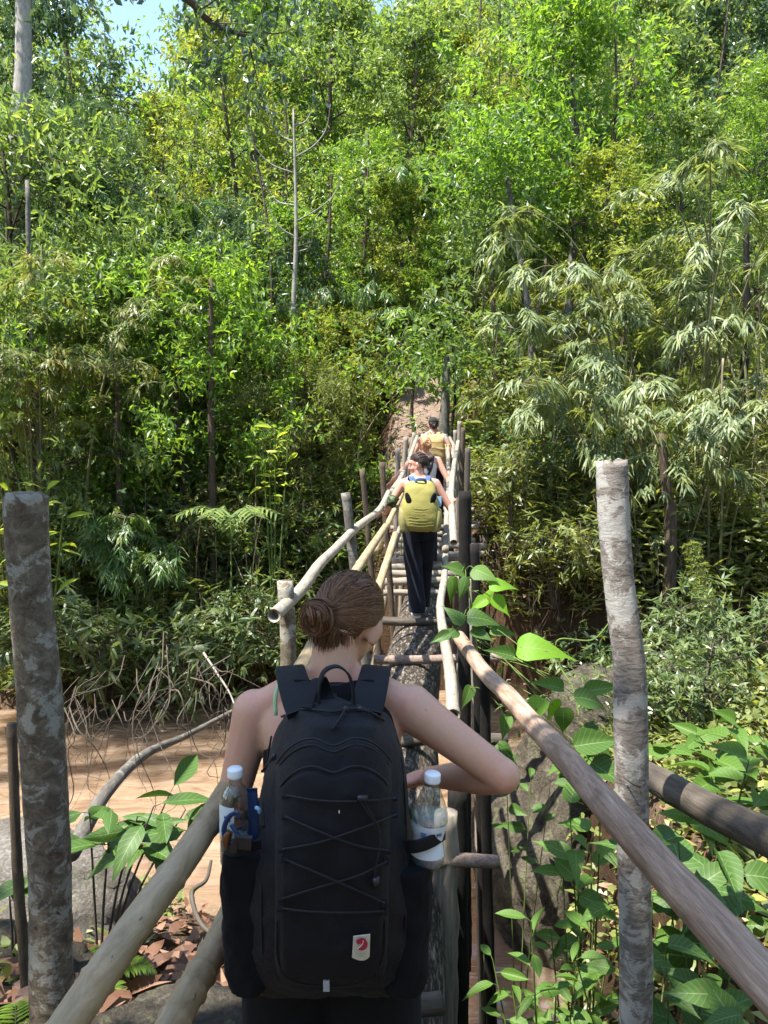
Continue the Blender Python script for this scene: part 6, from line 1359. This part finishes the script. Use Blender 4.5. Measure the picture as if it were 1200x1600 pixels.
# thin looping tendril on the right
b = MB(); tube(b, smoothpath([gp(955, 970, 4.), gp(925, 1000, 4.), gp(872, 1000, 4.), gp(875, 1040, 4.), gp(895, 1075, 3.9), gp(905, 1120, 3.8)], 40), .005, 6); obj('tendril', b, M['stem_green'], None, 'pale looping vine stem left of the right post', 'vine')
b = MB(); tube(b, smoothpath([gp(826, 1101, 3.3), gp(800, 1090, 3.3), gp(792, 1065, 3.3), gp(798, 1062, 3.3)], 24), .003, 6); obj('tendril', b, M['twig_pale'], None, 'curled dry tendril beside the peeled handrail', 'vine')
b = MB(); tube(b, smoothpath([gp(975, 1215, 2.30), gp(990, 1226, 2.28), gp(1012, 1232, 2.33), gp(1030, 1240, 2.4), gp(1040, 1255, 2.5)], 20), .0022, 6); obj('tie_wire', b, M['wood_dark'], None, 'thin wire tying the dark side pole to the pale post', 'wire')
# left: leafy sapling on the near bank in front of the water
stemplant('leafy_sapling', onground(gp(150, 1420, 4.0)), [gp(140, 1270, 3.9), gp(175, 1265, 3.8), gp(215, 1275, 3.8), gp(240, 1260, 3.7), gp(265, 1240, 3.8), gp(290, 1265, 3.9), gp(300, 1300, 3.8)], rnd_leaves(5, .23, .42, .5), 'leaf_near_dark', 'sapling with large dark leaves in front of the river', 'twig', .006, 'plant')
stemplant('leafy_sapling', onground(gp(20, 1470, 3.3)), [gp(15, 1400, 3.2), gp(30, 1385, 3.2)], rnd_leaves(2, .16, .6, .7), 'leaf_near_dark', 'single dark leaves at the left edge by the pale boulder', 'twig', .005, 'plant', TH)
stemplant('leafy_sapling', onground(gp(40, 830, 9.8)), [P(30, 755, 9.6), P(70, 770, 9.6), P(100, 790, 9.7), P(50, 800, 9.6), P(15, 770, 9.6)], rnd_leaves(9, .32, .24, .4, .3), 'leaf_yellowtip', 'bright yellow-green long-leaved plant behind the left post', 'stem_green', .012, 'plant')
stemplant('leafy_sapling', onground(gp(425, 720, 12.6)), [P(410, 690, 12.5), P(430, 670, 12.5), P(450, 690, 12.5), P(420, 710, 12.5)], rnd_leaves(7, .26, .3, .5, .3), 'leaf_yellowtip', 'small bright yellow-green plant on the slope left of the bridge', 'stem_green', .012, 'plant')
# palm-like plant on the left bank
e = empty('palm_plant', onground(P(360, 870, 11.6)), 'fan of drooping palm leaves on the left bank', 'palm'); GO = np.array(e.location); tp = P(360, 815, 11.4)-GO
b = MB(); tube(b, np.array([tp*0, tp*.6, tp]), .012, 6); obj('stem', b, M['stem_green'], e)
for k in range(7):
    lb = MB(); a = k*.9; d = np.array([math.cos(a), -.4+.5*math.sin(a), .5]); path = smoothpath([tp*.9, tp+d*.15, tp+d*.45+np.array([0, 0, .02]), tp+d*.75-np.array([0, 0, .22])], 14); tube(lb, path, .007, 4, cap=False)
    for q in range(3, 14):
        for s in (-1, 1):
            dd_ = unit(np.cross(d, UP)*s+d*.5+np.array([0, 0, -.5])); leaves(lb, path[q:q+1], dd_[None], np.array([[0, -.3, 1.]]), np.array([.26]), np.array([.035]), T4, .6)
    obj('frond', lb, M['leaf_forest'], e, smooth=False)
# ferns
def fern(px, py, d, n, L, label, seed):
    r = np.random.default_rng(seed); b0 = np.array(onground(gp(px, py, d))); e = empty('fern', tuple(b0), label, 'fern', 'ferns of the near bank'); sb = MB()
    for k in range(n):
        a = k/n*2*np.pi+r.uniform(0, .5); o = np.array([math.cos(a), math.sin(a), 0]); LL = L*r.uniform(.7, 1.15); path = smoothpath([(0, 0, 0), o*LL*.35+UP*LL*.45, o*LL*.75+UP*LL*.5, o*LL+UP*LL*.3], 22); lb = MB(); tube(lb, path, lerpn([.0025, .001], 22), 4, cap=False)
        side = unit(np.cross(o, UP)); t = np.arange(3, 22); ln = LL*.30*np.sin(np.pi*(t/22.)**.8)+.006
        for s in (-1, 1): leaves(lb, path[t], unit(side[None]*s+unit(np.gradient(path, axis=0))[t]*.45+r.normal(size=(19, 3))*.06), np.tile(UP, (19, 1))+o*.3, ln, ln*.26, T4, .6)
        obj('frond', lb, M['leaf_bright'], e, smooth=False)
fern(150, 1440, 3.7, 7, .26, 'pale fern on the bank beside the lower left rail', 1); fern(20, 1560, 2.6, 8, .25, 'fern in the bottom left corner', 3)
# fallen branch over the river and hanging twigs
b = MB(); tube(b, smoothpath([gp(110, 1335, 4.3), gp(165, 1240, 5.), gp(225, 1180, 5.8), gp(290, 1150, 6.6), gp(365, 1110, 7.4)], 40), lerpn([.055, .045, .032, .02], 40), 10, lump=.12); bo = obj('fallen_branch', b, M['bark_grey'], None, 'bare grey branch slanting over the river at the left', 'branch')
r = np.random.default_rng(6); tw = MB()
for k in range(55):
    x0 = r.uniform(95, 350); y0 = r.uniform(1040, 1130)+(350-x0)*.15; d = r.uniform(5., 8.5); p0 = gp(x0, y0, d); p3 = p0+np.array([r.normal()*.25, r.normal()*.15, -r.uniform(.2, .9)]); p1 = p0*.6+p3*.4+r.normal(size=3)*.08; p2 = p0*.25+p3*.75+r.normal(size=3)*.1
    tube(tw, smoothpath([p0+r.normal(size=3)*.1+[0, .3, .1], p0, p1, p2, p3], 16), lerpn([.007, .002], 16)*r.uniform(.5, 1.1), 4, cap=False)
tag(obj('hanging_twigs', tw, M['twig']), 'tangle of thin bare twigs hanging over the river at the left', 'twigs', None, 'stuff')
b = MB(); tube(b, smoothpath([gp(318, 1020, 9.), gp(338, 1050, 8.8), gp(360, 1085, 8.5), gp(372, 1120, 8.2)], 16), lerpn([.016, .008], 16), 6); obj('bare_stick', b, M['bark_pale'], None, 'white bare stick slanting down to the water left of the woman', 'stick')
post((18, 1130), (45, 1560), 3.0, .02, .024, 'bark_brown', 'dark slender trunk right behind the left post', .12, 40, None, 'sapling_trunk')
b = MB(); tube(b, smoothpath([gp(330, 1345, 3.6), gp(322, 1375, 3.5), gp(300, 1395, 3.5), gp(312, 1440, 3.3), gp(345, 1470, 3.2)], 24), lerpn([.008, .012, .01], 24), 6, lump=.15); obj('root', b, M['wood_dark'], None, 'crooked little root over the leaf litter left of the pack', 'root')
# leaning dead canes and stems on both banks
cn = MB(); r = np.random.default_rng(15)
for k in range(70):
    px = r.uniform(0, 1200)
    if 560 < px < 740: continue
    d = r.uniform(11.5, 16.); x, y, z = at_ground(px, d); ln = r.uniform(1., 3.2); a = r.normal(size=2)*.45; tube(cn, smoothpath([(x, y, z-.1), (x+a[0]*ln*.4, y+a[1]*ln*.3, z+ln*.6), (x+a[0]*ln, y+a[1]*ln*.6, z+ln)], 8), lerpn([.014, .005], 8)*r.uniform(.5, 1.2), 4, cap=False)
tag(obj('dead_canes', cn, M['twig_pale']), 'thin pale dead canes standing among the far bank growth', 'canes', None, 'stuff')
for k, (p0, p1, p2, d, lab) in enumerate((((690, 465), (760, 500), (920, 545), 14.4, 'long thin leaning cane right of the path'), ((665, 460), (720, 490), (770, 540), 14.8, 'thin cane crossing above the path'), ((1130, 560), (1120, 700), (1075, 860), 10.8, 'bowed bamboo cane on the right bank'), ((385, 385), (430, 350), (480, 345), 17., 'thin cane leaning towards the pale sapling'))):
    b = MB(); tube(b, smoothpath([P(*p0, d), P(*p1, d), P(*p2, d)], 24), lerpn([.016, .01], 24), 6); obj('leaning_cane', b, M['twig_pale'], None, lab, 'cane')
rt = MB(); r = np.random.default_rng(33)
for k in range(90):
    x = r.uniform(1.0, 4.5); y = float(np.interp(x, FX, FYF))+r.uniform(-.1, .35); z = gz(x, y+.5)+.1; ln = r.uniform(.4, 1.6); p = np.array([x, y-.12, z]); tube(rt, smoothpath([p+[0, .4, .1], p, p+[r.normal()*.1, -.05, -ln*.5], p+[r.normal()*.2, -.05, -ln]], 10), lerpn([.009, .003], 10)*r.uniform(.5, 1.3), 4, cap=False)
tag(obj('hanging_roots', rt, M['twig']), 'thin brown roots hanging down the dark earth bank right of the bridge', 'roots', None, 'stuff')
# leaf litter and small ground cover of the near banks
r = np.random.default_rng(21); lb = MB(); n = 4200; x = r.uniform(-3.6, 4.2, n); y = r.uniform(1.6, 7.2, n); z = ground(x, y); k = (z > .15) & ((x < .05) | (x > 1.3)); x, y, z = x[k], y[k], z[k]; n = len(x)
a = r.uniform(0, 6.28, n); leaves(lb, np.stack([x, y, z+.01+r.random(n)*.05], -1), np.stack([np.cos(a), np.sin(a), r.normal(size=n)*.25], -1), unit(UP+r.normal(size=(n, 3))*.45), r.uniform(.07, .17, n), r.uniform(.04, .075, n), T4, r.random(n))
n = 700; x = r.normal(-1.15, .3, n); y = r.normal(3.9, .55, n); z = ground(x, y); a = r.uniform(0, 6.28, n); leaves(lb, np.stack([x, y, z+.03+r.random(n)*.12], -1), np.stack([np.cos(a), np.sin(a), r.normal(size=n)*.3], -1), unit(UP+np.array([0, -.4, 0])+r.normal(size=(n, 3))*.5), r.uniform(.13, .24, n), r.uniform(.07, .12, n), T4, r.random(n))
n = 2500; x = r.uniform(-6, 6, n); y = r.uniform(11, 15.5, n); z = ground(x, y); k = z > .2; x, y, z = x[k], y[k], z[k]; n = len(x); a = r.uniform(0, 6.28, n); leaves(lb, np.stack([x, y, z+.02+r.random(n)*.05], -1), np.stack([np.cos(a), np.sin(a), r.normal(size=n)*.25], -1), unit(UP+r.normal(size=(n, 3))*.45), r.uniform(.1, .2, n), r.uniform(.05, .09, n), T4, r.random(n))
tag(obj('leaf_litter', lb, M['leaf_litter'], smooth=False), 'brown and reddish dead leaves lying over the banks', 'leaf litter', None, 'stuff')
gb = MB(); n = 4600; x = np.concatenate([r.uniform(-4.2, -1.7, n//6), r.uniform(1.1, 5., n-n//6)]); y = r.uniform(1.8, 7.5, n); z = ground(x, y); k = z > .2; x, y, z = x[k], y[k], z[k]; n = len(x)
for q in range(6):
    leaves(gb, np.stack([x+r.normal(size=n)*.05, y+r.normal(size=n)*.05, z+r.uniform(.02, .22, n)], -1), unit(r.normal(size=(n, 3))*np.array([1, 1, .4])+UP*.3), unit(UP+r.normal(size=(n, 3))*.4), r.uniform(.05, .12, n), r.uniform(.015, .05, n), T4, r.random(n))
tag(obj('ground_cover', gb, M['leaf_under'], smooth=False), 'low mixed green ground cover on the near banks', 'ground cover', None, 'stuff')
